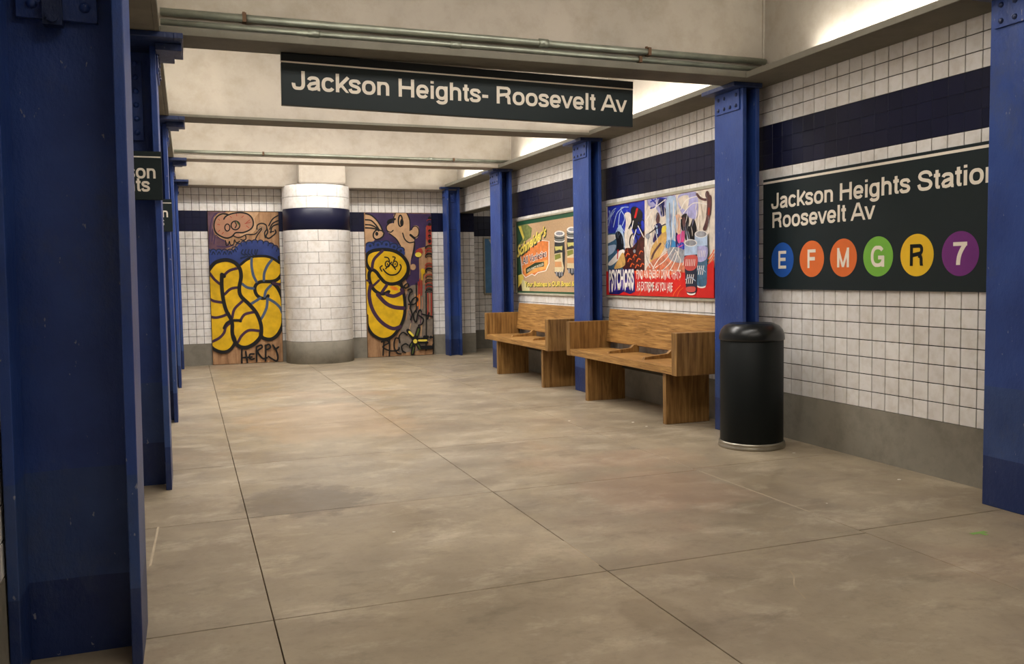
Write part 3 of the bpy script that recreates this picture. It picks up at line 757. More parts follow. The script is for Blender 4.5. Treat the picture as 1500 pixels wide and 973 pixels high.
# ---- left board
t = thing('graffiti_board', 'left plywood board sprayed with fat yellow letters under a blue cloud', 'board', (.88, 14.68, 0), 'graffiti boards')
bmo('board', bx(bmesh.new(), .338, 1.425, YP, YB-.001, .005, 2.44, .003), PLY, t)
A = Art('Y', YP, -1, (.340, 1.423, .01, 2.438))
A.at(295, 300, 9.728)
A.poly([(85, 95), (260, 100), (180, 180), (160, 320), (200, 450), (330, 500), (420, 600), (85, 700)], MAU, False)
A.poly([(400, 90), (800, 90), (760, 200), (780, 330), (700, 420), (500, 440), (380, 320)], TAN)
A.poly([(190, 300), (210, 200), (300, 150), (330, 190), (400, 160), (520, 120), (640, 130), (720, 200), (745, 290), (690, 370), (600, 400), (500, 400), (460, 440), (390, 470), (280, 450), (210, 390)], PINK)
for p in ([(240, 205), (262, 222)], [(230, 280), (262, 285)], [(240, 385), (265, 360)], [(290, 420), (315, 395)], [(405, 160), (430, 185)], [(600, 160), (575, 180)], [(690, 215), (640, 255)], [(620, 270), (700, 250)], [(640, 300), (680, 330)], [(500, 130), (505, 160)]):
    A.stroke(p, 9, REDS, sm=False)
A.stroke([(380, 140), (300, 130), (230, 165), (190, 230), (180, 320), (210, 400), (290, 455), (370, 475), (440, 450), (490, 400), (600, 395), (700, 350), (740, 280), (720, 190), (650, 130), (540, 112), (430, 130), (350, 165), (320, 205)], 21, BLK)
for p in ([(110, 560), (130, 300), (160, 180), (220, 120), (340, 105)], [(150, 520), (160, 350)], [(180, 560), (200, 440), (250, 470), (330, 520)], [(220, 590), (340, 600), (460, 580)]): A.stroke(p, 12, VIO)
A.ring(370, 325, 36, 50, 16, BLK); A.ring(485, 295, 62, 62, 18, BLK)
A.stroke([(480, 250), (500, 290), (480, 330)], 16, BLK); A.stroke([(500, 240), (540, 290)], 14, GRN)
A.stroke([(440, 440), (540, 470), (640, 425), (760, 420), (820, 360), (860, 330)], 15, BLK)
A.ell(515, 435, 34, 24, PINK)
A.stroke([(345, 510), (355, 580), (385, 565), (400, 520), (415, 575), (460, 560), (470, 500), (500, 540), (545, 520)], 15, BLK)
A.stroke([(560, 495), (600, 505), (635, 485), (630, 440)], 15, BLK)
A.stroke([(770, 490), (800, 430), (860, 350)], 17, BLK)
A.stroke([(790, 350), (800, 290), (860, 265), (920, 290), (930, 350), (900, 400), (910, 470)], 18, BLK)
A.stroke([(800, 380), (840, 310), (890, 330), (870, 390)], 10, GRS)
for k, dy in enumerate((0, 85, 140)):
    A.stroke([(960+k*14, 300+k*50), (1010, 210+dy*.75), (1080, 160+dy*.85), (1160, 130+dy)], 18, BLK)
A.stroke([(930, 330), (945, 390), (920, 450), (960, 480), (1020, 440), (1060, 400), (1050, 360)], 21, BLK)
A.stroke([(980, 390), (1030, 380)], 17, BLK)
# blue cloud with its scalloped rim
A.poly([(85, 650), (150, 640), (300, 650), (430, 650), (500, 600), (560, 545), (700, 520), (800, 510), (900, 525), (1000, 560), (1080, 610), (1145, 650), (1150, 740), (1100, 830), (900, 780), (640, 820), (560, 880), (480, 840), (350, 800), (220, 820), (120, 970), (85, 975)], CLB)
pts = [(90, 655), (170, 650), (250, 650), (330, 650), (410, 648), (475, 615), (530, 565), (600, 535), (680, 520), (760, 515), (840, 520), (920, 535), (990, 560), (1050, 595), (1110, 640)]
for (x, y) in pts: A.ring(x, y+18, 40, 34, 15, CLD, 12, 170, 370)
for (x, y) in pts[:6]: A.stroke([(x-20, y+60), (x, y+20), (x+22, y+55)], 16, CLD)
A.stroke([(1110, 640), (1150, 720), (1120, 790)], 22, CLD)
for q in range(5): A.stroke([(590+q*44, 640), (570+q*48, 690), (620+q*40, 720)], 18, CLD)
A.stroke([(560, 760), (640, 740), (760, 730), (800, 640)], 17, CLD)
# yellow shapes
A.at(295, 380, 9.728)
Y2 = [(560, 75), (640, 10), (740, -35), (900, -40), (1010, -10), (1110, 50), (1150, 120), (1150, 190), (1080, 280), (970, 330), (1060, 390), (1130, 500), (1160, 620), (1165, 760), (1150, 900), (1100, 1040), (1040, 1100), (960, 1130), (880, 1110), (830, 1040), (850, 900), (780, 760), (680, 640), (570, 530), (545, 420), (560, 250)]
A.poly(Y2, YEL)
A.poly([(1110, 10), (1168, -30), (1168, 360), (1010, 335), (1090, 290), (1150, 190), (1140, 80)], YEL, False)
Y1 = [(88, 210), (130, 130), (210, 50), (350, 22), (470, 55), (540, 130), (560, 250), (545, 420), (570, 530), (680, 640), (780, 760), (840, 900), (850, 1020), (830, 1120), (740, 1210), (640, 1255), (540, 1240), (470, 1190), (440, 1240), (370, 1310), (280, 1310), (180, 1270), (100, 1200), (90, 1000), (90, 600)]
A.poly(Y1, YEL)
A.stroke([(1110, -30), (1140, 80), (1155, 180), (1090, 280), (1000, 315), (850, 320), (780, 360), (760, 430), (790, 510), (860, 555), (930, 545), (950, 520)], 49, BLK)
A.stroke([(1000, 325), (1080, 400), (1140, 520), (1160, 640), (1162, 900), (1120, 1020), (1060, 1100), (980, 1140), (880, 1120), (840, 1060)], 51, BLK)
A.stroke([(740, -40), (900, -45), (1010, -15), (1110, 50)], 37, BLK)
A.stroke([(560, 75), (640, 10), (740, -38)], 37, BLK)
for p in ([(715, -10), (715, 100), (740, 230), (785, 320)], [(1000, 10), (940, 90), (895, 200), (890, 300)], [(580, 350), (650, 400), (740, 415)], [(990, 370), (920, 450), (900, 530)], [(700, 640), (780, 590), (840, 550)], [(940, 560), (930, 680), (890, 780), (850, 850)], [(950, 560), (1050, 620), (1120, 690), (1150, 760)]):
    A.stroke(p, 38, GRB)
for p in ([(120, 200), (180, 280), (260, 350)], [(320, 230), (400, 160), (520, 125)], [(330, 500), (420, 420), (540, 400)], [(90, 550), (180, 595), (300, 615)], [(90, 810), (200, 830), (300, 810), (390, 770)], [(440, 830), (470, 710), (580, 600)], [(550, 880), (610, 790), (700, 760), (770, 750)], [(90, 1195), (240, 1130), (320, 1050), (350, 960), (430, 890)], [(520, 1180), (580, 1080), (680, 1010), (830, 1020)], [(1020, 335), (1100, 355), (1168, 345)]):
    A.stroke(p, 38, PUR)
A.stroke([(88, 190), (130, 120), (210, 40), (350, 8), (470, 45), (545, 130), (565, 250), (540, 400), (560, 520), (680, 640), (780, 760), (840, 900), (855, 1020), (830, 1120), (740, 1210), (640, 1255), (540, 1240), (470, 1160), (440, 1050), (440, 930), (420, 850), (350, 720), (310, 560), (290, 380), (290, 215)], 54, BLK)
A.stroke([(290, 215), (325, 240)], 54, BLK)
A.stroke([(420, 870), (540, 870), (560, 880)], 39, BLK)
A.stroke([(100, 1200), (180, 1280), (290, 1320), (380, 1305), (450, 1240), (480, 1160), (450, 1080)], 46, BLK)
A.stroke([(320, 980), (360, 910), (430, 870)], 37, BLK)
A.at(295, 450, 10.81)
for p in ([(640, 650), (640, 890)], [(700, 700), (730, 890)], [(640, 800), (800, 790)], [(830, 740), (770, 745), (760, 800), (790, 825), (835, 815)],
          [(870, 640), (875, 860)], [(870, 630), (940, 600), (960, 640), (890, 690), (930, 770), (980, 815), (1040, 800)], [(1020, 600), (1015, 850)], [(1010, 610), (1070, 590), (1090, 640), (1040, 670)],
          [(1130, 600), (1180, 680), (1210, 780), (1190, 850), (1120, 820), (1060, 780)], [(1220, 630), (1180, 660)]):
    A.stroke(p, 27, BLK)
A.build('painted_picture', t)

# ---- right board
t = thing('graffiti_board', 'right plywood board sprayed with a grinning yellow caterpillar and violet sky', 'board', (3.4, 14.68, 0), 'graffiti boards')
bmo('board', bx(bmesh.new(), 2.825, 3.98, YP, YB-.001, .005, 2.445, .003), PLY, t)
A = Art('Y', YP, -1, (2.827, 3.978, .01, 2.443))
A.at(525, 300, 9.728)
A.poly([(100, 115), (1065, 130), (1060, 300), (960, 320), (960, 600), (860, 620), (870, 1150), (720, 1180), (600, 900), (560, 620), (420, 520), (100, 540)], VIO, False)
A.poly([(100, 130), (200, 160), (300, 270), (345, 370), (365, 410), (350, 460), (240, 490), (200, 540), (100, 545)], TAN, False)
A.stroke([(100, 130), (180, 150), (260, 220), (320, 310), (350, 390)], 20, BLK)
for dy in (0, 70, 115): A.stroke([(100, 215+dy), (180, 225+dy*.95), (250, 290+dy*.5), (290, 350+dy*.2)], 21, BLK)
A.stroke([(330, 370), (260, 360), (215, 410), (220, 470), (270, 495), (345, 455), (365, 400)], 21, BLK)
A.ell(262, 415, 22, 29, BLK)
# pale long-nosed figure
A.poly([(525, 125), (680, 120), (730, 220), (735, 370), (790, 300), (850, 310), (868, 390), (840, 470), (800, 490), (790, 560), (770, 680), (745, 800), (735, 1000), (700, 900), (600, 620), (540, 500), (440, 410), (400, 340), (430, 280), (510, 250), (500, 180)], TAN, True)
A.stroke([(525, 125), (500, 200), (500, 260)], 15, BLK); A.stroke([(690, 120), (730, 220), (735, 370)], 15, BLK)
A.stroke([(520, 205), (440, 225), (420, 260), (470, 240)], 32, BLK)
A.stroke([(440, 265), (400, 310), (410, 370), (460, 392), (495, 365)], 16, BLK)
A.stroke([(440, 410), (540, 490), (600, 590)], 16, BLK)
A.ring(597, 230, 28, 80, 21, BLK); A.ell(618, 255, 26, 55, BLK)
A.stroke([(630, 405), (660, 490), (720, 540), (800, 530)], 18, BLK)
A.ring(808, 385, 55, 80, 14, BLK, 20, -160, 130); A.stroke([(740, 430), (800, 480)], 32, BLK)
A.stroke([(800, 540), (795, 640), (760, 760)], 17, BLK)
A.ell(778, 888, 38, 42, TAN); A.ring(778, 888, 38, 42, 7, PINK)
A.poly([(640, 1500), (720, 1180), (870, 1150), (1075, 1180), (1075, 1800), (900, 2050), (700, 2100), (560, 2080), (600, 1800)], GRS)
for q in range(26):
    x_ = random.uniform(690, 1050); y_ = random.uniform(1150, 1980); A.stroke([(x_, y_), (x_+random.uniform(-40, 30), y_+random.uniform(60, 190))], random.uniform(9, 22), random.choice([GRS, MAU, TAN, GRS, PINK, PLY]))
# red and yellow drips on the right
A.poly([(965, 300), (1070, 290), (1075, 560), (1000, 570), (960, 480)], REDS, False)
for y in (195, 285, 380, 450, 520): A.ell(1012, y, 22, 29, BLK)
for y in (235, 330, 415, 485): A.ring(1012, y, 40, 26, 8, REDS, 10, 180, 360)
for y in (600, 640, 680, 720, 850, 890, 930, 1010, 1080, 1130, 1180, 1230):
    A.ring(1008, y+20, 56, 38, 14, REDS if (y//10) % 3 else BLK, 10, 175, 365); A.ring(1008, y+38, 48, 26, 10, BLK, 10, 185, 355)
A.poly([(820, 650), (890, 620), (910, 690), (820, 730)], REDS); A.ell(850, 712, 46, 34, LYE)
A.ell(916, 950, 30, 42, YEL); A.stroke([(905, 960), (905, 1080)], 26, YEL, taper=lambda a: 1-.6*a)
for x, y0, y1, mm in ((850, 1100, 1280, REDS), (870, 1060, 1300, REDS), (820, 1120, 1537, BLK), (895, 1080, 1290, REDS), (865, 1280, 1480, ORS), (905, 1320, 1480, PINK), (840, 1300, 1440, ORS),
                      (960, 1270, 2074, BLK), (985, 1260, 1560, REDS), (1010, 1270, 1620, PINK), (1035, 1260, 1600, REDS), (1062, 1240, 2147, BLK)):
    A.stroke([(x, y0), (x+3, (y0+y1)/2), (x, y1)], 17, mm)
# blue scalloped hat
A.poly([(108, 560), (170, 530), (300, 515), (420, 520), (540, 560), (640, 630), (650, 720), (560, 690), (420, 660), (280, 655), (110, 700)], CLB)
for x, y in ((160, 565), (270, 550), (390, 545), (500, 580), (595, 635)):
    A.ring(x, y+8, 54, 38, 17, CLD, 12, 165, 375); A.ell(x+5, y+22, 20, 20, CLD)
# caterpillar
A.at(525, 380, 9.728)
A.poly([(112, -70), (200, -105), (340, -125), (500, -110), (620, -40), (690, 60), (700, 160), (660, 240), (590, 310), (480, 345), (360, 320), (300, 250), (230, 160), (150, 170), (112, 160)], YEL)
A.poly([(112, 180), (200, 160), (280, 240), (350, 320), (480, 350), (600, 400), (640, 520), (655, 700), (630, 860), (590, 960), (500, 1080), (400, 1130), (300, 1120), (200, 1060), (130, 960), (112, 700)], YEL)
A.poly([(470, 380), (540, 400), (560, 440), (500, 440), (450, 400)], ORS)
A.stroke([(170, 160), (110, 60), (118, -60), (200, -120), (350, -140), (500, -120), (620, -50), (695, 60), (705, 160), (670, 240), (590, 320), (480, 352), (380, 330), (310, 260), (250, 180), (190, 150), (150, 200), (155, 300), (200, 410), (280, 480), (360, 490), (430, 460)], 49, BLK)
A.stroke([(600, 340), (640, 480), (660, 650), (650, 800), (600, 940), (500, 1080), (400, 1135), (300, 1130), (190, 1060), (125, 940), (118, 800)], 44, BLK)
for p, wd in (([(190, 130), (220, 0), (340, -120)], 42), ([(205, 380), (290, 300)], 34), ([(330, 470), (400, 370)], 44), ([(170, 370), (150, 520), (200, 720), (320, 890), (480, 985), (590, 960)], 52), ([(270, 500), (380, 620), (500, 680), (640, 695)], 56), ([(400, 500), (500, 525), (620, 470), (610, 430)], 52), ([(110, 300), (150, 310)], 30)):
    A.stroke(p, wd, PUR)
for sx, c in ((-1, 410), (1, 520)):
    A.ring(c, 68, 32, 42, 17, BLK); A.stroke([(c-sx*35, -35), (c, -25), (c+sx*-20, 20)] if sx > 0 else [(c-40, -30), (c+10, -20), (c+30, 30)], 17, BLK)
    A.ell(c, 68, 8, 17, BLK)
A.stroke([(385, 135), (440, 70), (470, 40)], 18, BLK); A.stroke([(455, 60), (500, 110), (525, 145)], 18, BLK)
A.stroke([(335, 90), (305, 120), (330, 170)], 18, BLK); A.stroke([(350, 140), (390, 190), (450, 222), (530, 215), (580, 170), (605, 110), (590, 75)], 20, BLK)
# tags
for p in ([(680, 350), (650, 380), (660, 410), (700, 395), (710, 360), (690, 345)], [(700, 440), (740, 420), (760, 460), (730, 480), (710, 560), (740, 640), (730, 700)],
          [(710, 640), (790, 640), (840, 580), (820, 540), (770, 570), (740, 630)], [(735, 700), (760, 780), (740, 860)],
          [(820, 720), (780, 780), (790, 860), (820, 890), (840, 780), (870, 720), (890, 740)], [(860, 800), (920, 850), (900, 920), (850, 940)], [(900, 780), (1080, 820)], [(1000, 760), (980, 850)]):
    A.stroke(p, 21, BLK)
A.at(525, 450, 10.81)
for p in ([(360, 550), (440, 525), (475, 565), (380, 630), (500, 690), (620, 680), (640, 640)], [(400, 550), (385, 760)], [(490, 510), (485, 790)],
          [(640, 500), (590, 490), (560, 560), (570, 660), (620, 730), (670, 740)], [(650, 560), (640, 460), (700, 400), (770, 440)], [(690, 690), (680, 620), (740, 580), (780, 600)], [(740, 720), (690, 690)]):
    A.stroke(p, 23, BLK)
for p in ([(890, 530), (780, 370)], [(890, 530), (950, 330)], [(880, 530), (820, 620)], [(900, 540), (970, 650)], [(870, 610), (850, 740)]): A.stroke(p, 62, BLK, sm=False)
A.stroke([(900, 510), (1080, 490)], 32, BLK); A.stroke([(930, 560), (1090, 560)], 32, BLK)
A.stroke([(860, 450), (800, 390)], 34, LYE); A.stroke([(920, 440), (950, 350)], 28, GRN); A.stroke([(950, 528), (1070, 525)], 30, LYE)
A.ell(893, 540, 32, 34, LYE); A.stroke([(840, 580), (820, 630)], 20, GRN); A.stroke([(940, 600), (970, 660)], 22, GRN); A.stroke([(870, 640), (850, 730)], 18, GRN)
for x in (1040, 1090, 1140, 1185): A.ell(x, 470+(x-1040)*.05, 24, 24, BLK)
A.stroke([(1000, 640), (1150, 635)], 61, BLK); A.ell(1185, 605, 26, 37, BLK)
A.build('painted_picture', t)

# ---- framed posters on the right wall
def framed(lab, y0, y1, z0, z1, fmat, inner, fw=.026):
    t = thing('framed_poster', lab, 'poster', (XW-.02, (y0+y1)/2, z0), 'framed posters on the right wall')
    xf, xp = XW-.034, XW-.020
    bmo('backing', box(xp, XW-.0085, y0+.004, y1-.004, z0+.004, z1-.004), inner, t)
    for a in ((y0, y1, z0, z0+fw), (y0, y1, z1-fw, z1)):
        bmo('frame_bar', bx(bmesh.new(), xf, XW-.0085, *a, .003), fmat, t)
    for a in ((y0, y0+fw), (y1-fw, y1)):
        bmo('frame_bar', bx(bmesh.new(), xf, XW-.0085, *a, z0+fw, z1-fw, .003), fmat, t)
    return t, xp
P = lambda n, c, **k: flat('print_'+n, c, .35, .4, **k)
pw, pcream, pgrey = P('white', (238, 232, 224)), P('cream', (222, 210, 196), var=.2, vs=14), P('grey', (150, 152, 160), var=.35, vs=22)
pblue, pdb, pteal, psky = P('blue', (34, 50, 168), var=.4, vs=12), P('dark_blue', (24, 24, 92), var=.3), P('teal', (64, 104, 134), var=.4, vs=18), P('sky', (176, 198, 226), var=.2, vs=16)
pred, pdr, por, pblk = P('red', (206, 30, 26), var=.1), P('rock', (72, 28, 22), var=.6, vs=22), P('orange', (230, 98, 40), var=.2), P('black', (20, 20, 26))
ppink, psk, ptan, psal = P('pink', (220, 70, 140)), P('skin', (226, 178, 150)), P('tan', (208, 166, 96), var=.25, vs=14), P('salmon', (200, 120, 90), var=.4, vs=20)
pbr, plil = P('brown', (92, 60, 60), var=.3, vs=20), P('lilac', (170, 168, 214), var=.25, vs=16)
t, xp = framed('red and blue energy drink poster with surfer, cyclist and two cans', 6.62, 8.985, 1.085, 2.145, FRAME, pred, .03)
A = Art('X', xp, -1, (6.655, 8.952, 1.117, 2.112)); A.at(880, 270, 5.406)
S_ = A.stroke; PL = A.poly; EL = A.ell
PL([(40, 100), (352, 60), (352, 690), (40, 700)], pblue, False)
PL([(40, 390), (200, 385), (200, 700), (40, 700)], pteal, False); PL([(40, 410), (130, 400), (110, 440), (40, 470)], pw); PL([(40, 500), (120, 480), (100, 540), (40, 570)], psky)
PL([(190, 235), (225, 222), (245, 260), (240, 330), (260, 420), (250, 510), (195, 515), (188, 400), (200, 300)], pcream)
for p in ([(60, 330), (90, 220), (120, 190)], [(100, 340), (130, 230), (180, 185)], [(140, 330), (150, 240), (165, 210)], [(80, 260), (110, 210)], [(190, 250), (160, 190), (220, 180)], [(120, 390), (150, 330), (190, 380)], [(60, 280), (75, 240), (70, 210)], [(170, 330), (190, 280), (186, 250)]): S_(p, 5, psky)
PL([(140, 340), (165, 330), (195, 470), (180, 500), (140, 420)], psky)
PL([(190, 520), (250, 500), (300, 440), (355, 380), (355, 690), (185, 690)], pdr)
for x, y in ((230, 600), (270, 570), (300, 600), (320, 540), (250, 640), (330, 640), (290, 650), (215, 560)): S_([(x-12, y+12), (x, y-12), (x+14, y-4)], 8, por)
PL([(60, 630), (110, 570), (160, 520), (192, 525), (180, 560), (120, 620), (80, 645)], pw); PL([(180, 540), (195, 640), (110, 670), (140, 600)], ptan)
PL([(118, 395), (145, 372), (175, 410), (185, 500), (165, 520), (125, 525), (130, 470)], pblk); S_([(140, 520), (135, 590)], 8, pred)
A.ring(262, 455, 30, 62, 8, pblk); A.ring(262, 455, 12, 26, 4, pgrey); A.ring(332, 330, 22, 50, 7, pblk); EL(270, 530, 10, 14, pgrey)
PL([(242, 195), (270, 178), (300, 188), (330, 220), (332, 270), (300, 300), (290, 350), (255, 350), (245, 280)], pblk)
S_([(292, 195), (276, 262)], 15, pred, sm=False)
for p in ([(250, 300), (225, 350)], [(290, 300), (330, 370)], [(260, 350), (300, 400), (340, 380)], [(300, 270), (320, 330)]): S_(p, 9, pblk)
for p in ([(262, 290), (250, 350)], [(300, 330), (345, 420)], [(285, 360), (262, 440)]): S_(p, 6, pw)
PL([(352, 60), (915, -20), (915, 660), (352, 690)], pcream, False)
PL([(380, 100), (530, 60), (525, 200), (490, 260), (440, 190), (385, 170)], plil); PL([(545, 60), (600, 60), (590, 260), (560, 260)], plil)
S_([(410, 120), (450, 170), (400, 190)], 12, pblue); EL(485, 150, 26, 44, pdb); EL(500, 215, 22, 40, pdb); S_([(400, 140), (470, 110), (540, 120)], 10, pblue)
S_([(560, 80), (590, 150), (575, 240)], 16, pdb)
PL([(620, 90), (760, 60), (770, 260), (700, 260), (640, 220)], plil); PL([(620, 110), (700, 90), (690, 200), (640, 180)], pcream)
for p in ([(360, 640), (400, 380), (450, 140)], [(370, 280), (420, 200), (520, 120)], [(640, 200), (690, 120), (800, 90)], [(660, 230), (740, 150), (850, 160)], [(520, 600), (600, 440), (640, 240)]): S_(p, 7, pw)
PL([(530, 110), (600, 110), (605, 250), (590, 440), (530, 460), (524, 300)], psky); S_([(550, 150), (560, 420)], 9, pgrey); S_([(585, 130), (575, 430)], 7, pw)
PL([(395, 620), (405, 510), (470, 415), (522, 365), (524, 460), (480, 560), (420, 630)], ptan); S_([(410, 590), (430, 540), (480, 470)], 16, pbr)
EL(458, 268, 16, 46, pbr); PL([(430, 325), (480, 310), (495, 370), (470, 410), (430, 460), (420, 440), (436, 380)], pdb); S_([(450, 330), (456, 390)], 10, psky)
S_([(362, 412), (430, 360), (520, 315)], 7, pblk); EL(380, 412, 18, 22, pgrey); PL([(495, 340), (525, 330), (522, 372), (490, 384)], LYE)
PL([(526, 455), (560, 440), (600, 455), (600, 505), (530, 510)], P('cyan', (60, 140, 200))); PL([(600, 400), (618, 395), (640, 520), (605, 530)], pdb)
PL([(600, 245), (625, 260), (640, 340), (640, 410), (618, 400), (612, 320)], psk); PL([(612, 405), (640, 390), (662, 355), (672, 380), (668, 445), (640, 480), (618, 455)], ppink)
PL([(640, 300), (650, 250), (685, 232), (705, 270), (700, 330), (665, 370), (645, 350)], pblk); S_([(620, 240), (645, 270)], 14, psk); EL(668, 300, 14, 40, pbr)
PL([(672, 370), (690, 330), (715, 330), (740, 270), (765, 330), (775, 400), (720, 470), (680, 440)], pblk)
PL([(610, 480), (660, 460), (672, 510), (630, 530)], pblue); S_([(620, 500), (660, 480)], 7, ppink)
S_([(770, 78), (795, 108), (835, 122), (868, 112)], 19, pbr); EL(852, 82, 16, 30, pbr); S_([(868, 100), (868, 170), (862, 240)], 36, pbr); S_([(862, 240), (850, 300), (830, 355)], 28, pbr); S_([(866, 190), (864, 240)], 14, REDS)
PL([(400, 620), (480, 570), (560, 520), (680, 540), (690, 700), (390, 700)], psal); PL([(540, 510), (620, 500), (680, 540), (660, 620), (560, 600)], pgrey)
for p in ([(360, 570), (400, 620), (430, 670)], [(420, 670), (470, 590), (530, 540)], [(440, 660), (520, 600), (590, 500)], [(500, 680), (560, 620), (600, 540)], [(560, 680), (600, 600), (620, 530)], [(620, 680), (640, 600), (600, 520)], [(660, 640), (680, 560), (690, 500)], [(355, 500), (370, 600), (400, 660)]): S_(p, 6, pw)
rs_ = random.Random(5)
for q in range(60):
    x_ = rs_.uniform(375, 880); y_ = rs_.uniform(40, 480); dx_ = rs_.uniform(-22, 22); l_ = rs_.uniform(40, 150)
    if x_ > 800 and y_ > 330: continue
    S_([(x_, y_), (x_+dx_*.5+4, y_+l_*.5), (x_+dx_, y_+l_)], rs_.uniform(2, 6), rs_.choice([pw, pw, pcream, plil, psky, pgrey]), taper=lambda a: .25+.75*math.sin(a*math.pi))
for q in range(26):
    x_ = rs_.uniform(380, 670); y_ = rs_.uniform(480, 660); S_([(x_, y_), (x_+rs_.uniform(-40, 40), y_-rs_.uniform(20, 90))], rs_.uniform(2, 6), rs_.choice([pw, pbr, psal, pgrey, pcream]), taper=lambda a: .25+.75*math.sin(a*math.pi))
for q in range(26):
    x_ = rs_.uniform(55, 240); y_ = rs_.uniform(190, 420); S_([(x_, y_), (x_+rs_.uniform(-16, 16), y_+rs_.uniform(20, 80))], rs_.uniform(2, 4), rs_.choice([pw, psky, pteal]), taper=lambda a: .25+.75*math.sin(a*math.pi))
for q in range(34):
    x_ = rs_.uniform(195, 340); y_ = rs_.uniform(530, 665); S_([(x_, y_), (x_+rs_.uniform(-20, 20), y_-rs_.uniform(10, 40))], rs_.uniform(3, 8), rs_.choice([pblk, pblk, pdr, por, pbr]), taper=lambda a: .25+.75*math.sin(a*math.pi))
for y in (560, 590, 615): S_([(870, y+30), (900, y-10), (915, y-40)], 8, por)
PL([(40, 690), (300, 684), (600, 690), (680, 700), (760, 690), (860, 640), (915, 600), (915, 960), (40, 930)], pred, False)
PL([(300, 684), (600, 690), (560, 720), (440, 740), (320, 720)], por)
for p in ([(350, 740), (390, 700), (420, 660)], [(380, 740), (440, 690), (480, 640)], [(300, 900), (330, 860), (330, 800)], [(440, 720), (480, 690), (520, 650)], [(640, 760), (655, 720), (650, 690)], [(590, 900), (600, 860), (650, 800)], [(620, 900), (640, 850), (670, 820)], [(500, 760), (520, 720), (540, 700)]): S_(p, 6, por)
PL([(74, 675), (283, 668), (290, 850), (250, 870), (200, 850), (160, 872), (84, 868)], pdb, False); PL([(84, 760), (280, 750), (282, 830), (84, 850)], P('indigo', (52, 32, 130)), False)
A.text('PSYCHOSIS', (82, 812), (280, 800), 128, 122, pw, .03, 0, 1, True)
A.text("FIND AN ENERGY DRINK THAT'S", (301, 736), (652, 738), 58, 60, pw, .008, 0, 1, True)
A.text('AS EXTREME AS YOU ARE', (303, 832), (588, 840), 60, 60, pw, .01, 0, 1, True)
def can(c, top, bot, rx, body, lab):
    PL([(c-rx, top), (c+rx, top), (c+rx+2, top+130), (c+rx-4, bot-30), (c+rx-14, bot), (c-rx+22, bot), (c-rx+12, bot-30), (c-rx-2, top+130)], body, False)
    EL(c+4, bot-8, rx-16, 16, pw); EL(c+4, bot-22, rx-13, 18, body)
    PL([(c-rx, top), (c+rx, top), (c+rx+1, top+90), (c-rx-1, top+100)], psky, False)
    EL(c, top, rx, 28, pgrey); A.ring(c, top, rx-3, 26, 5, pw)
    PL([(c-rx+2, top+110), (c+rx-2, top+100), (c+rx-4, top+190), (c, top+220), (c-rx+4, top+200)], lab); 
    for i in range(6): S_([(c-rx+14+i*14, top+130), (c-rx+10+i*14, top+180)], 4, pw)
    for i in range(4): S_([(c-rx+14+i*16, top+320), (c-rx+26+i*16, top+250)], 5, pw)
    S_([(c-rx+10, top+290), (c, top+270), (c+rx-12, top+300)], 5, psky)
can(814, 395, 815, 50, pteal, plil); can(735, 465, 870, 50, P('can_dark', (34, 42, 62)), P('can_red', (196, 80, 74)))
PL([(703, 815), (770, 812), (768, 850), (708, 850)], P('can_red', (196, 80, 74)))
A.build('printed_picture', t)

pg, kraft, pyel, pgd = P('green', (40, 84, 58)), P('kraft', (190, 158, 122), var=.1, vs=40), P('yellow', (236, 214, 96)), P('dark_green', (50, 66, 44))
t, xp = framed('green framed pickle jar advertisement on brown paper background', 9.56, 11.915, 1.08, 2.15, FRAME, kraft, .024)
A = Art('X', xp, -1, (9.59, 11.888, 1.106, 2.124)); A.at(745, 300, 6.952)
S_ = A.stroke; PL = A.poly; EL = A.ell
PL([(60, 100), (700, 0), (700, 930), (60, 930)], pg, False)
PL([(95, 214), (700, 112), (700, 892), (98, 878)], kraft, False)
PL([(95, 214), (190, 200), (240, 240), (230, 330), (110, 420), (96, 360)], P('foliage', (120, 130, 74), var=.4, vs=20), False); PL([(96, 230), (120, 250), (150, 340), (96, 420)], pg, False)
PL([(100, 222), (128, 218), (160, 330), (150, 360)], pyel, False); PL([(96, 540), (120, 520), (140, 640), (150, 760), (96, 840)], pg, False)
PL([(98, 720), (150, 700), (155, 760), (98, 850)], pyel, False); PL([(140, 760), (210, 800), (215, 878), (120, 878)], P('pale_yellow', (222, 214, 160)), False); PL([(98, 850), (130, 800), (140, 878), (98, 878)], P('dark_brown', (60, 40, 30)), False)
SH = [(122, 510), (240, 420), (325, 362), (412, 372), (412, 600), (380, 672), (300, 690), (266, 722), (240, 706), (175, 742), (140, 700)]
PL(SH, P('shield_orange', (222, 132, 70), var=.2, vs=14), False); PL([(150, 660), (250, 600), (400, 560), (395, 650), (290, 680), (190, 720)], P('shield_amber', (232, 168, 90)), False); S_(SH, 8, pw, closed=True, sm=False)
PL([(176, 650), (270, 590), (362, 580), (362, 628), (270, 645), (180, 706)], pgd, False)
A.text('GOURMET PICKLES', (190, 684), (356, 616), 24, 24, P('cream_text', (226, 218, 190)), .02)
A.text('All Varieties', (141, 612), (389, 524), 74, 68, pw, .05); A.text('All Varieties', (145, 608), (385, 524), 68, 62, P('navy_text', (40, 36, 60)), .012)
A.text("Schneider's", (96, 552), (392, 318), 108, 96, pgd, .055, .25); A.text("Schneider's", (88, 540), (384, 306), 108, 96, pyel, .03, .25)
A.text('Your Business is OUR Bread & Butter', (168, 838), (790, 832), 46, 46, pgd, .05); A.text('Your Business is OUR Bread & Butter', (164, 832), (786, 826), 46, 46, pyel, .03)
